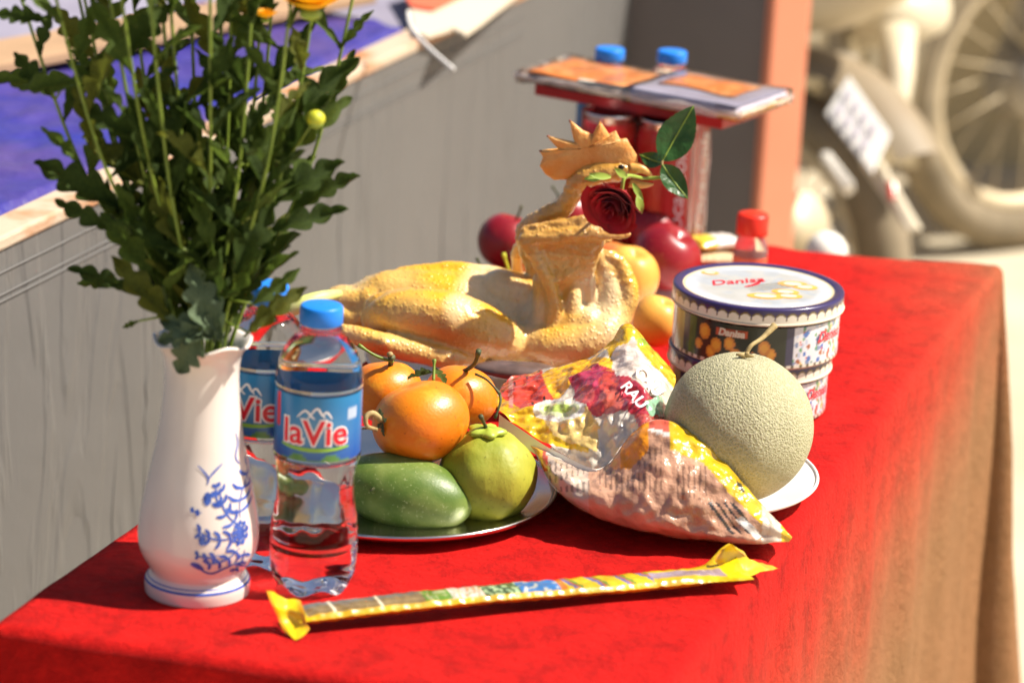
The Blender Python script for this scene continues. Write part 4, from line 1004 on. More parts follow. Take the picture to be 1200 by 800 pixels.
def paint_front(x, y):
    c = PNK
    k = nz((x, y, 0), .035, 9)
    c = tuple(a * (1 + .35 * k) for a in PNK)
    if x < 690: c = tuple(a * .5 + b * .5 for a, b in zip(c, (.66, .62, .54)))
    # small print in narrow columns
    for x0, x1, y0, y1, sl in ((640, 690, 540, 575, .25), (700, 775, 520, 575, -.45), (790, 828, 545, 585, -.45)):
        yy = y + sl * (x - x0)
        if x0 < x < x1 and y0 < y < y1 and (x * 1.0) % 6.5 < 2.4 and nz((int(x / 6.5), yy, 3), .11, 2) > -.15: c = tuple(a * .45 for a in c)
    for q in range(4):
        xs = 836 + q * 9 - (y - 595) * -.75
        if 588 < y < 626 and abs(x - xs) < (1.7 if q % 3 else 2.6): c = (.06, .05, .045)
    if poly_in(x, y, [(870, 604), (893, 628), (886, 633), (862, 609)]): c = (.78, .76, .72)
    ridge = 495 + (x - 757) * .26 if x < 822 else 512 + (x - 822) * 1.08
    if x > 752 and y < ridge + 8 + .10 * (x - 752) and x < 800: c = (.72, .13, .07) if y < ridge + 5 else WHT
    if x > 785 and y < ridge + 31 - 6 * abs((x - 850) / 60): c = YEL
    if poly_in(x, y, [(862, 562), (869, 566), (873, 578), (866, 574)]): c = (.05, .05, .03)
    if 727 < x < 760 and y < 560 - (x - 727) * 1.0 and y < 548: c = ORG
    if x > 915: c = YEL
    if x > 893 and x <= 915: c = (.72, .58, .45)
    if x < 642 and y < 552: c = (.80, .40, .03) if x < 636 else (.70, .10, .05)
    if 640 < x < 703 and y < 545 - (700 - x) * .28 + 5: c = (.62, .55, .48)
    return c
fr = [[(640, 555, 2.34), (670, 585, 2.31), (715, 606, 2.29), (770, 618, 2.28), (828, 625, 2.27), (880, 630, 2.25), (920, 632, 2.235)],
      [(633, 545, 2.290), (655, 578, 2.255), (705, 608, 2.232), (765, 624, 2.222), (825, 632, 2.218), (880, 637, 2.216), (924, 635, 2.222)],
      [(629, 535, 2.290), (650, 558, 2.250), (703, 583, 2.226), (762, 597, 2.214), (825, 603, 2.212), (882, 622, 2.216), (926, 633, 2.222)],
      [(626, 528, 2.296), (652, 543, 2.262), (702, 563, 2.246), (760, 547, 2.232), (822, 553, 2.228), (885, 600, 2.220), (927, 632, 2.222)],
      [(622, 521, 2.305), (655, 536, 2.285), (703, 550, 2.266), (757, 495, 2.266), (822, 512, 2.262), (880, 575, 2.238), (928, 630, 2.224)],
      [(640, 540, 2.33), (668, 548, 2.31), (710, 560, 2.30), (760, 508, 2.295), (822, 522, 2.30), (876, 585, 2.28), (924, 632, 2.24)]]
o_fr, g_fr = bag_sheet('front_panel', fr, 100, 200, paint_front, bag, .0048, 4)
def sheet_point(g, nr, nc, lx, ly):
    return min(g, key=lambda q: (q[3] - lx) ** 2 + (q[4] - ly) ** 2)
def decal(name, vf, g, px, py, ang, sx, mat, off, root):
    """lay flat lettering on a bag panel: px/py layout centre, ang in the layout, sx layout units per metre of lettering"""
    ca, sa = math.cos(ang), math.sin(ang); v = []
    for x, y, _ in vf[0]:
        lx, ly = px + (x * ca - y * sa) * sx, py - (x * sa + y * ca) * sx
        near = sorted(g, key=lambda q: (q[3] - lx) ** 2 + (q[4] - ly) ** 2)[:3]
        wsum = 0; p = Vector()
        for q in near:
            w = 1 / (.05 + (q[3] - lx) ** 2 + (q[4] - ly) ** 2); p += Vector(q[:3]) * w; wsum += w
        v.append(p / wsum + Vector((0, -1, .5)).normalized() * off)
    obj(name, v, vf[1], mat, root)
g_small = [q for q in g_top if 690 < q[3] < 800 and 395 < q[4] < 500]
decal('lettering', text2d('CÂU', .0135, .15, .0003), g_small, 760, 447, R(-48), 1450, M['white_ink'], .0035, o_top)
decal('lettering', text2d('RAU', .0125, .15, .0003), g_small, 742, 463, R(-48), 1450, M['white_ink'], .0035, o_top)
# seam strip of clear film along the fold
pts = [(585, 484, 2.338), (625, 512, 2.306), (665, 535, 2.280), (702, 551, 2.260)]
v = []
for i, q in enumerate(spline([tuple(at(*p)) for p in pts], 20)):
    for k in range(4): v.append(Vector(q) + Vector((0, -.002 - .0012 * k, -.0035 * k)) + Vector((0, -.0008 * math.sin(i * .9 + k), 0)))
obj('seam', v, grid_faces(20, 4), M['plate_white'], bag)

# ---------------------------------------------------------------- biscuit tins
TN = Vector((T(889, 337, .105).x, T(889, 337, .105).y, TZ)); TR = .0718
SPOT = random.Random(11)
DOTS = [(SPOT.uniform(-1.6, 1.6), SPOT.uniform(.1, .95), SPOT.uniform(.018, .055), SPOT.choice([(.62, .08, .05), (.08, .16, .42), (.12, .30, .14), (.70, .45, .12), (.35, .12, .06), (.75, .72, .70), (.20, .25, .40), (.45, .50, .62)])) for _ in range(420)]
def lathe_col(prof, ns, c, paint):
    v, f = lathe(prof, ns, c); cols = []
    for i, (r, z) in enumerate(prof):
        for k in range(ns):
            a = 2 * math.pi * k / ns; fa = (a + math.pi / 2 + math.pi) % (2 * math.pi) - math.pi
            cols.append(paint(fa, r, z))
    return v, f, cols
def tin(z0, label, c, r, h):
    t = thing('biscuit_tin', c + Z3 * z0, label, 'biscuit tin', None); lid = .0135
    base = c + Z3 * z0
    def pb(fa, rr, z):
        q = z / h
        if q < .04 or q > .78 : return (.62, .54, .42)
        if q < .10: return (.68, .62, .52) if math.sin(fa * 58) > -.2 else (.12, .10, .06)
        if -.98 < fa < .30:                             # dark panel of biscuits
            for x, y, s in ((-.72, .52, .13), (-.55, .34, .12), (-.38, .40, .11), (-.30, .24, .10), (-.62, .22, .10), (.04, .38, .12), (.12, .28, .10), (-.10, .22, .09), (-.80, .30, .09)):
                d = math.hypot((fa - x), (q - y) * .62)
                if d < s * .62: return (.72, .36, .04) if d < s * .38 else (.62, .24, .03)
            if abs(fa + .36) < .20 and abs(q - .58) < .055: return (.50, .09, .03)
            if fa < -.86: return (.07, .11, .02)
            return (.020, .025, .014)
        if .30 <= fa < .40 or -1.08 < fa < -.98: return (.05, .045, .09)
        if -1.35 < fa <= -1.08: return (.34, .32, .12)
        cc = (.66, .66, .70)
        for x, y, s, col in DOTS:
            if math.hypot((fa - x - .9) / .8, (q - y * .75) / 1.3) < s * .75: cc = col
        return cc
    prof = [(.001, .001), (r - .004, 0), (r - .0012, .002)] + [(r - .001, .002 + (h - lid - .004) * i / 40) for i in range(41)]
    v, f, cols = lathe_col(prof, 320, base, pb); body = obj('tin_body', v, f, M['tinprint'], t, cols=cols)
    def pl(fa, rr, z):
        if z < lid * .10: return (.70, .64, .54)
        n_ = 46; saw = abs(((fa / (2 * math.pi) * n_) % 1) - .5) * 2
        edge = .34 + .40 * math.sqrt(max(0, 1 - saw ** 2)) if True else 0
        q = z / lid
        if q < edge: return (.74, .68, .56)
        if q < edge + .10: return (.16, .11, .03)
        if rr > r * .90 or q > .5: 
            if rr > r * .90: return (.035, .022, .10)
        if rr > r * .865: return (.70, .58, .36)
        if rr > r * .70:
            return (.50, .53, .60) if (math.sin(fa * 9) * .5 + .5) > .3 else (.62, .64, .68)
        return (.46, .46, .45) if nz((rr * 60, fa * 3, 1), 1) > -.1 else (.40, .43, .47)
    lp = [(r - .0006, 0)] + [(r + .0012, lid * i / 16) for i in range(17)] + [(r + .0006, lid + .0012), (r - .001, lid + .0016), (r * .93, lid + .0014), (r * .905, lid + .0006), (r * .895, lid), (r * .88, lid), (r * .86, lid)] + [(r * .86 * (1 - i / 9) + .0004, lid) for i in range(1, 10)]
    lb = base + Z3 * (h - lid)
    v, f, cols = lathe_col(lp, 368, lb, pl); ld = obj('lid', v, f, M['tinprint'], t, cols=cols)
    v, f = lathe([(r + .0010 + .0012 * math.cos(a), .0012 + .0012 * math.sin(a)) for a in [2 * math.pi * k / 8 for k in range(8)]], 120, lb, closed=True); obj('lid_flange', v, f, M['cream_paper'], ld)
    # body lettering
    rr = lambda z: r
    v, f = text2d('Danisa', .0125, .25, .0003, .002); v = [(x + r * .98, y + h * .50, 0) for x, y, _ in v]
    obj('lettering', on_round(v, rr, base, off=.0003), f, M['red_ink'], body)
    v, f = text2d('Danisa', .0085, .2, .0004, .002); v = [(x - r * .36, y + h * .58, 0) for x, y, _ in v]
    obj('lettering', on_round(v, rr, base, off=.0003), f, M['cream_paper'], body)
    return t, ld, lb + Z3 * lid
t2, ld, tp = tin(0.0005, 'lower round biscuit tin standing on the red cloth', TN + Vector((-.003, .002, 0)), TR - .003, .0515)
t1, ld, tp = tin(.0522, 'upper round biscuit tin with a white and purple lid', TN, TR, .0535)
def flat_lid(name, vf, mat, cx, cy, rot=0, off=.0004):
    ca, sa = math.cos(rot), math.sin(rot)
    obj(name, [tp + Vector((cx + x * ca - y * sa, cy + x * sa + y * ca, off)) for x, y, _ in vf[0]], vf[1], mat, ld)
flat_lid('lettering', text2d('Danisa', .019, .45, .0002), M['red_ink'], -.019, .012, R(24))
flat_lid('printed_swash', ribbon([(-.006, -.006), (.004, .004), (.010, .020)], .004), M['red_ink'], -.006, .003)
flat_lid('printed_swash', join(*[ribbon([(-.02, -.002 - .005 * k), (.0, .003 - .005 * k), (.022, .010 - .005 * k)], .0012) for k in range(4)]), M['haze_toned_metal'], .008, .006, R(12))
for x, y, rx, ry, c in ((.030, .014, .013, .009, 'pear'), (.040, .006, .011, .008, 'pear'), (.022, -.012, .012, .008, 'pear'), (.004, -.028, .016, .009, 'pear'), (.024, -.024, .012, .008, 'pear'), (-.040, .036, .008, .006, 'pear')):
    flat_lid('printed_biscuit', disc2d(0, 0, rx, ry, 20), M['pear'], x, y, off=.0002 + .0001 * (x > .02)); 
    flat_lid('printed_biscuit', disc2d(0, 0, rx * .6, ry * .6, 16), M['cream_paper'], x, y, off=.0005)

# ---------------------------------------------------------------- drink cans in shrink wrap
CR_, CH = .0283, .146
def can_proto():
    t = thing('drink_can', (0, 0, 0), 'red drink can', 'can', 'red drink cans in the shrink wrapped pack')
    pr = [(.001, .006), (.017, .005), (.021, .0), (.0225, .001), (.0265, .010), (CR_, .016)] + [(CR_, .016 + (.125 - .016) * i / 10) for i in range(1, 11)] + [(.0272, .132), (.0252, .1375)]
    obj('can_body', *lathe(pr, 48), M['can_red'], t)
    obj('can_lid', *lathe([(.0252, .1375), (.0258, .1425), (.0266, .1445), (.0258, .1458), (.0245, .1450), (.0235, .1405), (.001, .1405)], 48), M['alu'], t)
    rr = lambda z: CR_
    for k in range(2):
        v, f = text2d('Coca-Cola', .0235, .35, .0002, .003); v = [(-y, x + .072, 0) for x, y, _ in v]
        obj('lettering', on_round(v, rr, (0, 0, 0), a0=-math.pi / 2 + k * math.pi, off=.0004), f, M['white_ink'], t)
    return t
CD = at(716, 135, 3.05); PV, PU = Vector((math.cos(R(17)), -math.sin(R(17)), 0)), Vector((math.sin(R(17)), math.cos(R(17)), 0))
C0 = Vector((CD.x, CD.y, TZ + .0015)); can0 = None
names = {(0, 0): 'red drink can at the front of the pack behind the comb', (1, 0): 'red drink can at the front of the pack behind the rose leaves', (0, 1): 'red drink can at the back of the pack beside the grey wall', (1, 1): 'red drink can at the back corner of the pack toward the orange post'}
for (i, j), lb in names.items():
    t = can_proto() if can0 is None else copy_tree(can0); can0 = can0 or t
    t.location = C0 + PV * (i * .0574) + PU * (j * .0574); t.rotation_euler.z = R((i * 38 + j * 30) - 8); t['label'] = lb
# film round the four cans
cc = C0 + PV * .0287 + PU * .0287; hw = .0287 + CR_ + .0012; rad = CR_ * .9; ring = []
for k in range(96):
    a = 2 * math.pi * k / 96; dx, dy = math.cos(a), math.sin(a)
    sx, sy = (hw - rad) * (1 if dx > 0 else -1) if abs(dx) > 1e-6 else 0, (hw - rad) * (1 if dy > 0 else -1) if abs(dy) > 1e-6 else 0
    ring.append((sx + rad * dx, sy + rad * dy))
v = []; nh = 30
for i in range(nh):
    z = .0 + (CH + .0006) * i / (nh - 1); k_ = 1.0 if .012 < z < .13 else .985
    for k, (x, y) in enumerate(ring):
        w = 1 + .010 * nz((x * 1.0, y, z * .25), 60, 3)
        v.append(cc + PV * (x * k_ * w) + PU * (y * k_ * w) + Z3 * z)
f = [(i * 96 + k, i * 96 + (k + 1) % 96, (i + 1) * 96 + (k + 1) % 96, (i + 1) * 96 + k) for i in range(nh - 1) for k in range(96)]
film = thing('shrink_wrap', (cc.x, cc.y, TZ), 'clear shrink wrap film around the red drink cans', 'plastic wrap'); obj('film', v, f, M['wrap'], film)
for x, y in ((hw * 1.0, -hw * .55), (hw * 1.005, -.004), (hw * .99, hw * .60)):
    pts = [cc + PV * (x + .0015 * nz((x, y, i), .7)) + PU * y + Z3 * (.004 + .135 * i / 10) for i in range(11)]
    obj('film_crease', *tube(pts, [.0014 + .0006 * math.sin(i * 1.3 + x * 90) for i in range(11)], 6), M['wrap_edge'], film)

# ---------------------------------------------------------------- paper packets on the cans
ZP = TZ + .1475
f1, f2 = onz(630, 112, ZP), onz(846, 152, ZP); pv = (f2 - f1).normalized(); pu = Vector((-pv.y, pv.x, 0))
def packet(name, x0, x1, y0, y1, z0, z1, mat, label, cat, rnd=.003):
    c = f1 + pv * ((x0 + x1) / 2) + pu * ((y0 + y1) / 2); c.z = z0
    v, f = box(c, pv, pu, Z3, x1 - x0, y1 - y0, z1 - z0); o = bev(obj(name, v, f, mat, smooth=False), rnd, 3); return tag(o, label, cat) if label else o
LN = (f2 - f1).length
packet('red_box', -.004, LN, 0, .085, ZP, ZP + .011, M['red_box'], 'flat red box lying on top of the drink cans', 'box', .001)
def wad(x0, x1, y0, y1, z0, layers, root, sag=.002, seed=0):
    z = z0
    for nm, th, mat in layers:
        c = f1 + pv * ((x0 + x1) / 2) + pu * ((y0 + y1) / 2); c.z = z
        nx, ny = 24, 10; v = []
        for top in (0, 1):
            for j in range(ny):
                for i in range(nx):
                    a, b = i / (nx - 1), j / (ny - 1)
                    e = min(a, 1 - a, b, 1 - b); p = f1 + pv * (x0 + (x1 - x0) * a) + pu * (y0 + (y1 - y0) * b)
                    p.z = z + top * th + .0022 * nz((p.x, p.y, seed), 28) * 1.0
                    if e == 0: p = p + (c - p) * .01 * (0 if not top else 1); p.z += (.0012 if not top else -.0012)
                    v.append(p)
        n = nx * ny; f = [tuple(reversed(q)) for q in grid_faces(ny, nx)] + [tuple(k + n for k in q) for q in grid_faces(ny, nx)]
        bd = [i for i in range(nx)] + [j * nx + nx - 1 for j in range(1, ny)] + [(ny - 1) * nx + i for i in range(nx - 2, -1, -1)] + [j * nx for j in range(ny - 2, 0, -1)]
        f += [(bd[k], bd[(k + 1) % len(bd)], bd[(k + 1) % len(bd)] + n, bd[k] + n) for k in range(len(bd))]
        obj(nm, v, f, mat, root); z += th + .0001
    return z
r1 = thing('paper_packet', f1 + pv * .06 + pu * .04 + Z3 * .012, 'brown topped paper packet with a clear plastic end above the red box', 'paper packet')
zt = wad(-.016, .105, -.004, .088, ZP + .0118, (('dark_stack', .006, M['black_stack']), ('cream_stack', .003, M['cream_stack']), ('cover', .003, M['brown_paper'])), r1, seed=2)
v, f = sphere(f1 + pv * -.020 + pu * .04 + Z3 * .014, .016, .044, .008, 24, 14, lambda d, ph, a: 1 + .1 * math.sin(7 * a) * math.sin(ph), Matrix((pv, pu, Z3)).transposed()); obj('plastic_end', v, f, M['wrap'], r1)
v, f = box(f1 + pv * .078 + pu * -.003 + Z3 * .013, pv, pu, Z3, .062, .008, .0125); bev(obj('folded_flap', v, f, M['cream_stack'], r1, smooth=False), .003, 3)
r2 = thing('paper_packet', f1 + pv * .16 + pu * .04 + Z3 * .012, 'lavender edged paper packet with a brown cover and yellow end', 'paper packet')
zt = wad(.106, .228, -.006, .100, ZP + .0118, (('yellow_stack', .006, M['yellow_paper']), ('lavender_stack', .0065, M['lav_paper']), ('cover', .0015, M['board_lav'])), r2, seed=5)
c = f1 + pv * .168 + pu * .055; c.z = zt + .0018; wad(.120, .205, .030, .090, zt + .0006, (('brown_panel', .0012, M['brown_paper']),), r2, seed=5)
v, f = box(f1 + pv * .158 + pu * -.0035 + Z3 * .0122, pv, pu, Z3, .098, .009, .0135); bev(obj('lavender_flap', v, f, M['lav_paper'], r2, smooth=False), .003, 3)

wad(-.022, .108, -.008, .092, ZP + .0114, (('film', .0145, M['wrap']),), r1, seed=2); wad(.103, .233, -.010, .104, ZP + .0114, (('film', .0175, M['wrap']),), r2, seed=5)
for rt_, x0, x1, y0, y1, z0 in ((r1, -.022, .106, -.008, .090, ZP + .018), (r2, .104, .232, -.010, .103, ZP + .019)):
    cs_ = [(x0, y0), (x1, y0), (x1, y1), (x0, y1), (x0, y0)]
    for (xa, ya), (xb, yb) in zip(cs_, cs_[1:]):
        pts = []
        for i in range(13):
            q = i / 12; p = f1 + pv * (xa + (xb - xa) * q + .0012 * nz((i, xa * 90, 1), .9)) + pu * (ya + (yb - ya) * q + .0012 * nz((i, ya * 90, 4), .9)); p.z = z0 + .003 * nz((i, xa * 50, ya * 70), .6); pts.append(p)
        obj('film_edge', *tube(pts, [.0028 + .0016 * nz((i, xa * 40, yb * 60), .8) for i in range(13)], 7), M['wrap_edge'], rt_)
# ---------------------------------------------------------------- small jar and wrapped sweets beyond the tin
jc = at(882, 262, 2.93); jb = Vector((jc.x, jc.y, TZ)); jh = jc.z - TZ + .010
jar = thing('small_jar', jb, 'small clear jar with a red screw cap behind the biscuit tins', 'jar')
obj('glass', *lathe([(.001, .002), (.015, .001), (.0165, .004), (.0165, jh * .55), (.0150, jh * .66), (.0118, jh * .72), (.0118, jh - .006), (.001, jh - .006)], 40, jb), M['glass_red'], jar)
v, f = lathe([(.0118, jh - .020), (.0152, jh - .020), (.0154, jh - .018), (.0152, jh - .002), (.0140, jh), (.001, jh + .0004)], 60, jb); obj('screw_cap', v, f, M['cap_red'], jar)
v, f = lathe([(.0167, jh * .12), (.0167, jh * .5)], 40, jb); obj('label', v, f, M['orange_paper'], jar)
def sweet(label, px, py, h, L, Wd, ang, th, paint):
    c = T(px, py, h); x = Vector((math.cos(ang), math.sin(ang), 0)); y = Vector((-x.y, x.x, 0)); nr, nc = 16, 24; v = []; cols = []
    for s in (1, -1):
        for i in range(nr):
            for j in range(nc):
                a, b = j / (nc - 1) * 2 - 1, i / (nr - 1) * 2 - 1
                p = max(0, (1 - a ** 4) * (1 - b ** 4)) ** .5
                q = c + x * (a * L / 2) + y * (b * Wd / 2 * (.86 + .14 * a * a)) + Z3 * (s * p * th / 2 + .0012 * nz((a, b, s), 5))
                v.append(q); cols.append(paint(a, b))
    n = nr * nc; f = grid_faces(nr, nc) + [tuple(k + n for k in reversed(q)) for q in grid_faces(nr, nc)]
    tag(obj('wrapped_sweet', v, f, M['snack'], cols=cols), label, 'sweet')
sweet('cream and yellow wrapped sweet leaning by the can pack', 826, 300, .008, .065, .045, .2, .012, lambda a, b: (.72, .52, .30) if a < .2 else (.78, .60, .36))
sweet('orange and red wrapped sweet beside the red capped jar', 852, 287, .012, .055, .04, -.5, .014, lambda a, b: (.72, .06, .02) if abs(b) > .55 else ((.80, .42, .02) if a < 0 else (.75, .70, .62)))
sweet('white and yellow wrapped sweet on the pile beside the cans', 838, 283, .022, .05, .034, .5, .012, lambda a, b: (.80, .58, .05) if a < -.2 else (.74, .70, .66))

# ---------------------------------------------------------------- incense pack
i0, i1 = T(345, 721, .011), T(872, 667, .011); dv = (i1 - i0); LI = dv.length; dx = dv.normalized(); dyv = Vector((-dx.y, dx.x, 0))
def paint_inc(a, b):
    edge = abs(b) > .86
    if edge or b < -.72: return (.66, .40, .006)
    if a < .02: return (.60, .44, .02)
    if a < .27:
        if .075 < a % .1 < .079: return (.75, .68, .5)
        return (.17, .155, .13) if b > .1 else ((.30, .21, .085) if int(b * 9) % 2 else (.22, .15, .06))
    if a < .33: return (.11, .22, .02) if nz((a * 90, b * 3, 0), 1) > -.1 else (.30, .33, .14)
    if a < .40: return (.72, .58, .50) if nz((a * 120, b * 3, 2), 1) > 0 else ((.70, .25, .10) if nz((a * 160, b * 5, 5), 1) > .1 else (.42, .45, .30))
    if a < .48: return (.06, .10, .03) if nz((a * 90, b * 3, 7), 1) > -.05 else (.35, .48, .25)
    if a < .57: return (.05, .17, .42) if nz((a * 70, b * 2, 9), 1) > -.2 else (.45, .47, .44)
    if a < .585: return (.62, .18, .02)
    if a < .78:
        k = (a * 34 + b * .5) % 2
        return (.64, .45, .008) if k > .75 else ((.10, .26, .03) if k > .5 else ((.50, .12, .02) if k > .3 else (.10, .13, .36)))
    if a < .95: return (.34, .27, .33) if -.5 < b < .35 else (.66, .46, .008)
    return (.82, .60, .01)
nr, nc = 14, 320; v = []; cols = []
for s in (1, -1):
    for i in range(nr):
        b = i / (nr - 1) * 2 - 1
        for j in range(nc):
            a = j / (nc - 1)
            wd = .0128 + .0125 * sstep(a, .86, 1.0) * (1 if b > 0 else .35)
            ht = .0044 * (1 - sstep(a, .84, .99)) * (1 - .85 * sstep(.045 - a, 0, .045)) * max(0, 1 - abs(b) ** 3) ** .5
            p = i0 + dv * a + dyv * (b * wd) + Z3 * (s * ht + .0009 * nz((a * 60, b * 2, s), 1) + .0015 * math.sin(a * 5.5) + (.012 * sstep(a, .93, 1) * max(0, b)))
            v.append(p); cols.append(paint_inc(a, b))
n = nr * nc; f = grid_faces(nr, nc) + [tuple(k + n for k in reversed(q)) for q in grid_faces(nr, nc)]
inc = thing('incense_pack', (i0 + i1) / 2 - Z3 * .011, 'long yellow packet of incense sticks lying on the red cloth', 'incense packet')
obj('wrapper', v, f, M['foil'], inc, cols=cols)
def fin(name, rows, nr=16, nc=16):
    g = net([[tuple(p) for p in r] for r in rows], nr, nc); v = [Vector(p) + Vector((0, 0, .0018 * nz(p, 160, 2))) for p in g]
    o = obj(name, v, grid_faces(nr, nc), M['foil'], inc, cols=[(.80, .56, .01) if 2 < k % nc < nc - 3 else (.72, .34, .01) for k in range(nr * nc)])
fin('end_fin', [[T(312, 690, .034), T(330, 698, .024), T(352, 704, .020)], [T(318, 705, .026), T(335, 712, .018), T(356, 714, .018)], [T(326, 724, .012), T(342, 726, .010), T(358, 724, .014)], [T(334, 742, .003), T(350, 747, .003), T(363, 738, .006)]])
fin('end_fin', [[T(850, 674, .006), T(868, 676, .006), T(915, 664, .004)], [T(842, 662, .012), T(872, 665, .008), T(902, 662, .005)], [T(838, 655, .018), T(868, 648, .018), T(880, 656, .010)], [T(845, 645, .022), T(857, 637, .030), T(866, 646, .022)]])

# ---------------------------------------------------------------- motorbikes parked beyond the table
def wheel(root, c, axis, r, tw, spokes, name='wheel'):
    axis = axis.normalized(); up = Z3; sd = up.cross(axis).normalized()
    pts = [c + (sd * math.cos(a) + up * math.sin(a)) * (r - tw / 2) for a in [2 * math.pi * k / 40 for k in range(41)]]
    ty = obj('tyre', *tube(pts, tw / 2, 10, cap=False), M['tyre'], root)
    pts = [c + (sd * math.cos(a) + up * math.sin(a)) * (r - tw * 1.05) for a in [2 * math.pi * k / 40 for k in range(41)]]
    rm = obj('rim', *tube(pts, tw * .22, 8, cap=False), M['chrome'], root)
    obj('hub', *tube([c - axis * tw * .7, c + axis * tw * .7], r * .2, 16), M['haze_toned_metal'], root)
    for k in range(spokes):
        a = 2 * math.pi * k / spokes; d = sd * math.cos(a) + up * math.sin(a); e = sd * math.cos(a + .35) + up * math.sin(a + .35)
        obj('spoke', *tube([c + d * r * .18 + axis * tw * .3 * (-1) ** k, c + e * (r - tw)], .0022, 5), M['chrome'], rm)
# bike showing its tail and number plate
wc = at(918, 352, 4.9); wr = .265; wc.z = wr
hd = Vector((-.62, .78, 0)).normalized(); sdv = Vector((hd.y, -hd.x, 0))       # heading, right side
mb = thing('motorbike', (wc.x, wc.y, 0), 'motorbike with a white number plate parked behind the table', 'motorbike')
def BK(f_, s_, z_): return Vector((wc.x, wc.y, 0)) + hd * f_ + sdv * s_ + Z3 * z_
wheel(mb, wc, sdv, wr, .085, 18); wheel(mb, BK(1.22, 0, wr), sdv, wr, .075, 18)
def bez(name, pts, rad, mat, n=16, seg=12): 
    S = spline([tuple(p) + (r,) for p, r in zip(pts, rad)], n); return obj(name, *tube([Vector(s[:3]) for s in S], [max(.003, s[3]) for s in S], seg), M[mat], mb)
v = []
for i in range(18):                                     # rear mudguard running down behind the wheel
    a = R(70 + 72 * i / 17)
    rr_ = wr + .055 + .05 * (i / 17)
    for k in range(7):
        s = (k - 3) / 3; v.append(BK(math.cos(a) * (rr_ - .02 * s * s) , s * .07 * (1 - .3 * i / 17), wr + math.sin(a) * (rr_ - .02 * s * s)))
obj('mudguard', v, grid_faces(18, 7), M['dark_plastic'], mb)
bez('tail', [BK(.25, 0, .70), BK(.0, 0, .72), BK(-.16, 0, .76), BK(-.24, 0, .80)], [.10, .10, .07, .04], 'cream_plastic'); bez('seat', [BK(.75, 0, .74), BK(.35, 0, .80), BK(-.1, 0, .86)], [.09, .12, .10], 'dark_plastic')
bez('body_panel', [BK(.9, .04, .45), BK(.5, .08, .55), BK(.05, .1, .62)], [.12, .14, .10], 'cream_plastic'); bez('leg_shield', [BK(1.0, 0, .35), BK(1.05, 0, .7), BK(.98, 0, .95)], [.16, .2, .08], 'cream_plastic')
bez('engine', [BK(.45, 0, .28), BK(.65, 0, .3)], [.12, .1], 'haze_toned_metal', 6); bez('exhaust', [BK(.55, -.14, .24), BK(.2, -.17, .28), BK(-.22, -.18, .38)], [.03, .045, .055], 'chrome')
bez('swing_arm', [BK(.5, .09, .3), BK(.0, .09, wr)], [.025, .022], 'haze_toned_metal', 6); bez('shock_absorber', [BK(-.02, .12, wr + .04), BK(.08, .12, .66)], [.028, .028], 'haze_toned_metal', 6)
bez('fork', [BK(1.22, .07, wr), BK(1.05, .05, .95)], [.022, .026], 'haze_toned_metal', 6); bez('handlebar', [BK(.95, -.33, 1.0), BK(1.02, 0, .98), BK(.95, .33, 1.0)], [.014, .02, .014], 'dark_plastic')
def quad_slab(name, pix, Ys, th, mat, root, smooth=False):
    P = [at(x, y, Y) for (x, y), Y in zip(pix, Ys)]; n = (P[1] - P[0]).cross(P[2] - P[0]).normalized() * th
    v = P + [p + n for p in P]; return bev(obj(name, v, [(3, 2, 1, 0), (4, 5, 6, 7), (0, 1, 5, 4), (1, 2, 6, 5), (2, 3, 7, 6), (3, 0, 4, 7)], mat, root, smooth=smooth), .004)
npl = quad_slab('number_plate', [(994, 88), (1043, 157), (1021, 203), (967, 133)], [4.66, 4.52, 4.46, 4.60], .004, M['plate_sign'], mb)
P = [at(994, 88, 4.652), at(1043, 157, 4.512), at(1021, 203, 4.452), at(967, 133, 4.592)]
for k, u_ in enumerate((.26, .66)):
    for q in range(4):
        a, b = u_, .16 + .19 * q
        ctr = P[0].lerp(P[1], b).lerp(P[3].lerp(P[2], b), a); ex = (P[1] - P[0]) * .05; ey = (P[3] - P[0]) * .11
        obj('plate_digit', [ctr - ex - ey, ctr + ex - ey, ctr + ex + ey, ctr - ex + ey], [(0, 1, 2, 3)], M['lav_paper'], npl, smooth=False)
fl = quad_slab('mudflap', [(1005, 190), (1030, 186), (1078, 268), (1062, 272)], [4.52, 4.50, 4.40, 4.40], .012, M['cream_plastic'], mb); quad_slab('reflector', [(1040, 212), (1049, 212), (1051, 232), (1042, 233)], [4.44, 4.44, 4.42, 4.42], .006, M['reflector'], mb)
quad_slab('tail_bracket', [(940, 64), (985, 70), (985, 92), (940, 92)], [4.95, 4.9, 4.9, 4.95], .05, M['haze_toned_metal'], mb); quad_slab('lower_bracket', [(960, 178), (972, 176), (1002, 214), (990, 222)], [4.62, 4.62, 4.56, 4.56], .02, M['plate_sign'], mb)
v, f = tube([at(1000, 30, 5.0), at(1045, 20, 5.0), at(1090, 5, 5.05)], [.04, .055, .05], 14); obj('tail_cowl', v, f, M['cream_plastic'], mb)
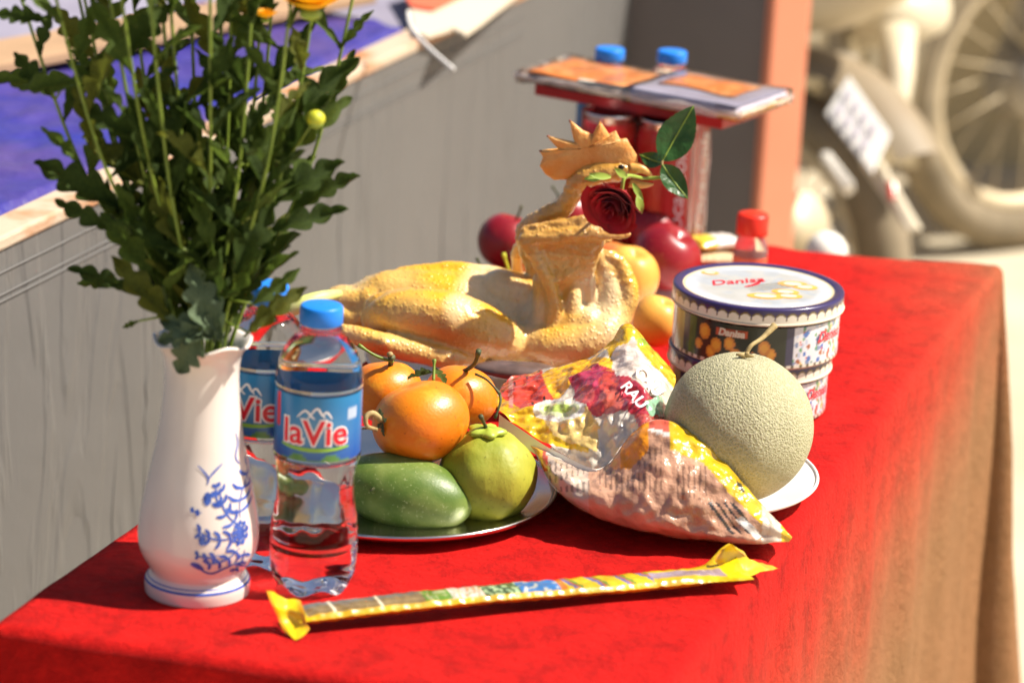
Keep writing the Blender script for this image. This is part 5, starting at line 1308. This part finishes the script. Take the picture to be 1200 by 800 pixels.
v, f = tube([at(1052, 35, 4.9), at(1052, 90, 4.85), at(1050, 135, 4.8), at(1048, 168, 4.78)], [.030, .026, .017, .006], 12); obj('side_stand', v, f, M['cream_plastic'], mb)
v, f = tube([at(940, 40, 5.1), at(985, 10, 5.1), at(1010, -10, 5.1)], [.04, .05, .05], 12); obj('grab_rail', v, f, M['haze_toned_metal'], mb)
# second bike: front wheel and fender
w2 = at(1206, 98, 6.0); r2_ = w2.z; ax2 = Vector((.55, -.84, 0)).normalized(); h2 = Vector((.84, .55, 0)).normalized()
mb2 = thing('motorbike', (w2.x, w2.y, 0), 'motorbike with a spoked wheel and dusty mudguard beside the khaki wall', 'motorbike')  # 'dusty' mudguard: cream plastic paled by painted-in haze
wheel(mb2, w2, ax2, r2_, .085, 20)
v = []
for i in range(20):
    a = R(60 + 140 * i / 19)
    for k in range(7):
        s = (k - 3) / 3; rr_ = r2_ + .045 - .025 * s * s; v.append(w2 + h2 * (math.cos(a) * rr_) + ax2 * (s * .075) + Z3 * (math.sin(a) * rr_))
obj('mudguard', v, grid_faces(20, 7), M['cream_plastic'], mb2)
v, f = tube([w2 + ax2 * .09, w2 + ax2 * .09 + h2 * .2 + Z3 * .5], [.022, .028], 12); obj('fork', v, f, M['haze_toned_metal'], mb2); v, f = tube([w2 - ax2 * .09, w2 - ax2 * .09 + h2 * .2 + Z3 * .5], [.022, .028], 12); obj('fork', v, f, M['haze_toned_metal'], mb2)
v, f = tube([w2 + h2 * .2 + Z3 * .45, w2 + h2 * .7 + Z3 * .4, w2 + h2 * 1.3 + Z3 * .5], [.14, .2, .12], 14); obj('body_panel', v, f, M['cream_plastic'], mb2)
wheel(mb2, w2 + h2 * 1.22, ax2, r2_, .085, 12)
# white dome on the ground beyond the table
c = at(968, 296, 3.75); v, f = sphere(c, .026, .026, .026, 28, 18); vb, fb = lathe([(.015, -.02), (.012, -.12), (.012, c.z * -1 + .02), (.05, c.z * -1 + .01), (.05, c.z * -1)], 20, c)
bl_ = thing('bollard', (c.x, c.y, 0), 'thin white bollard with a round head behind the table', 'bollard'); obj('round_head', v, f, M['white_ball'], bl_); obj('post', vb, fb, M['white_ball'], bl_)
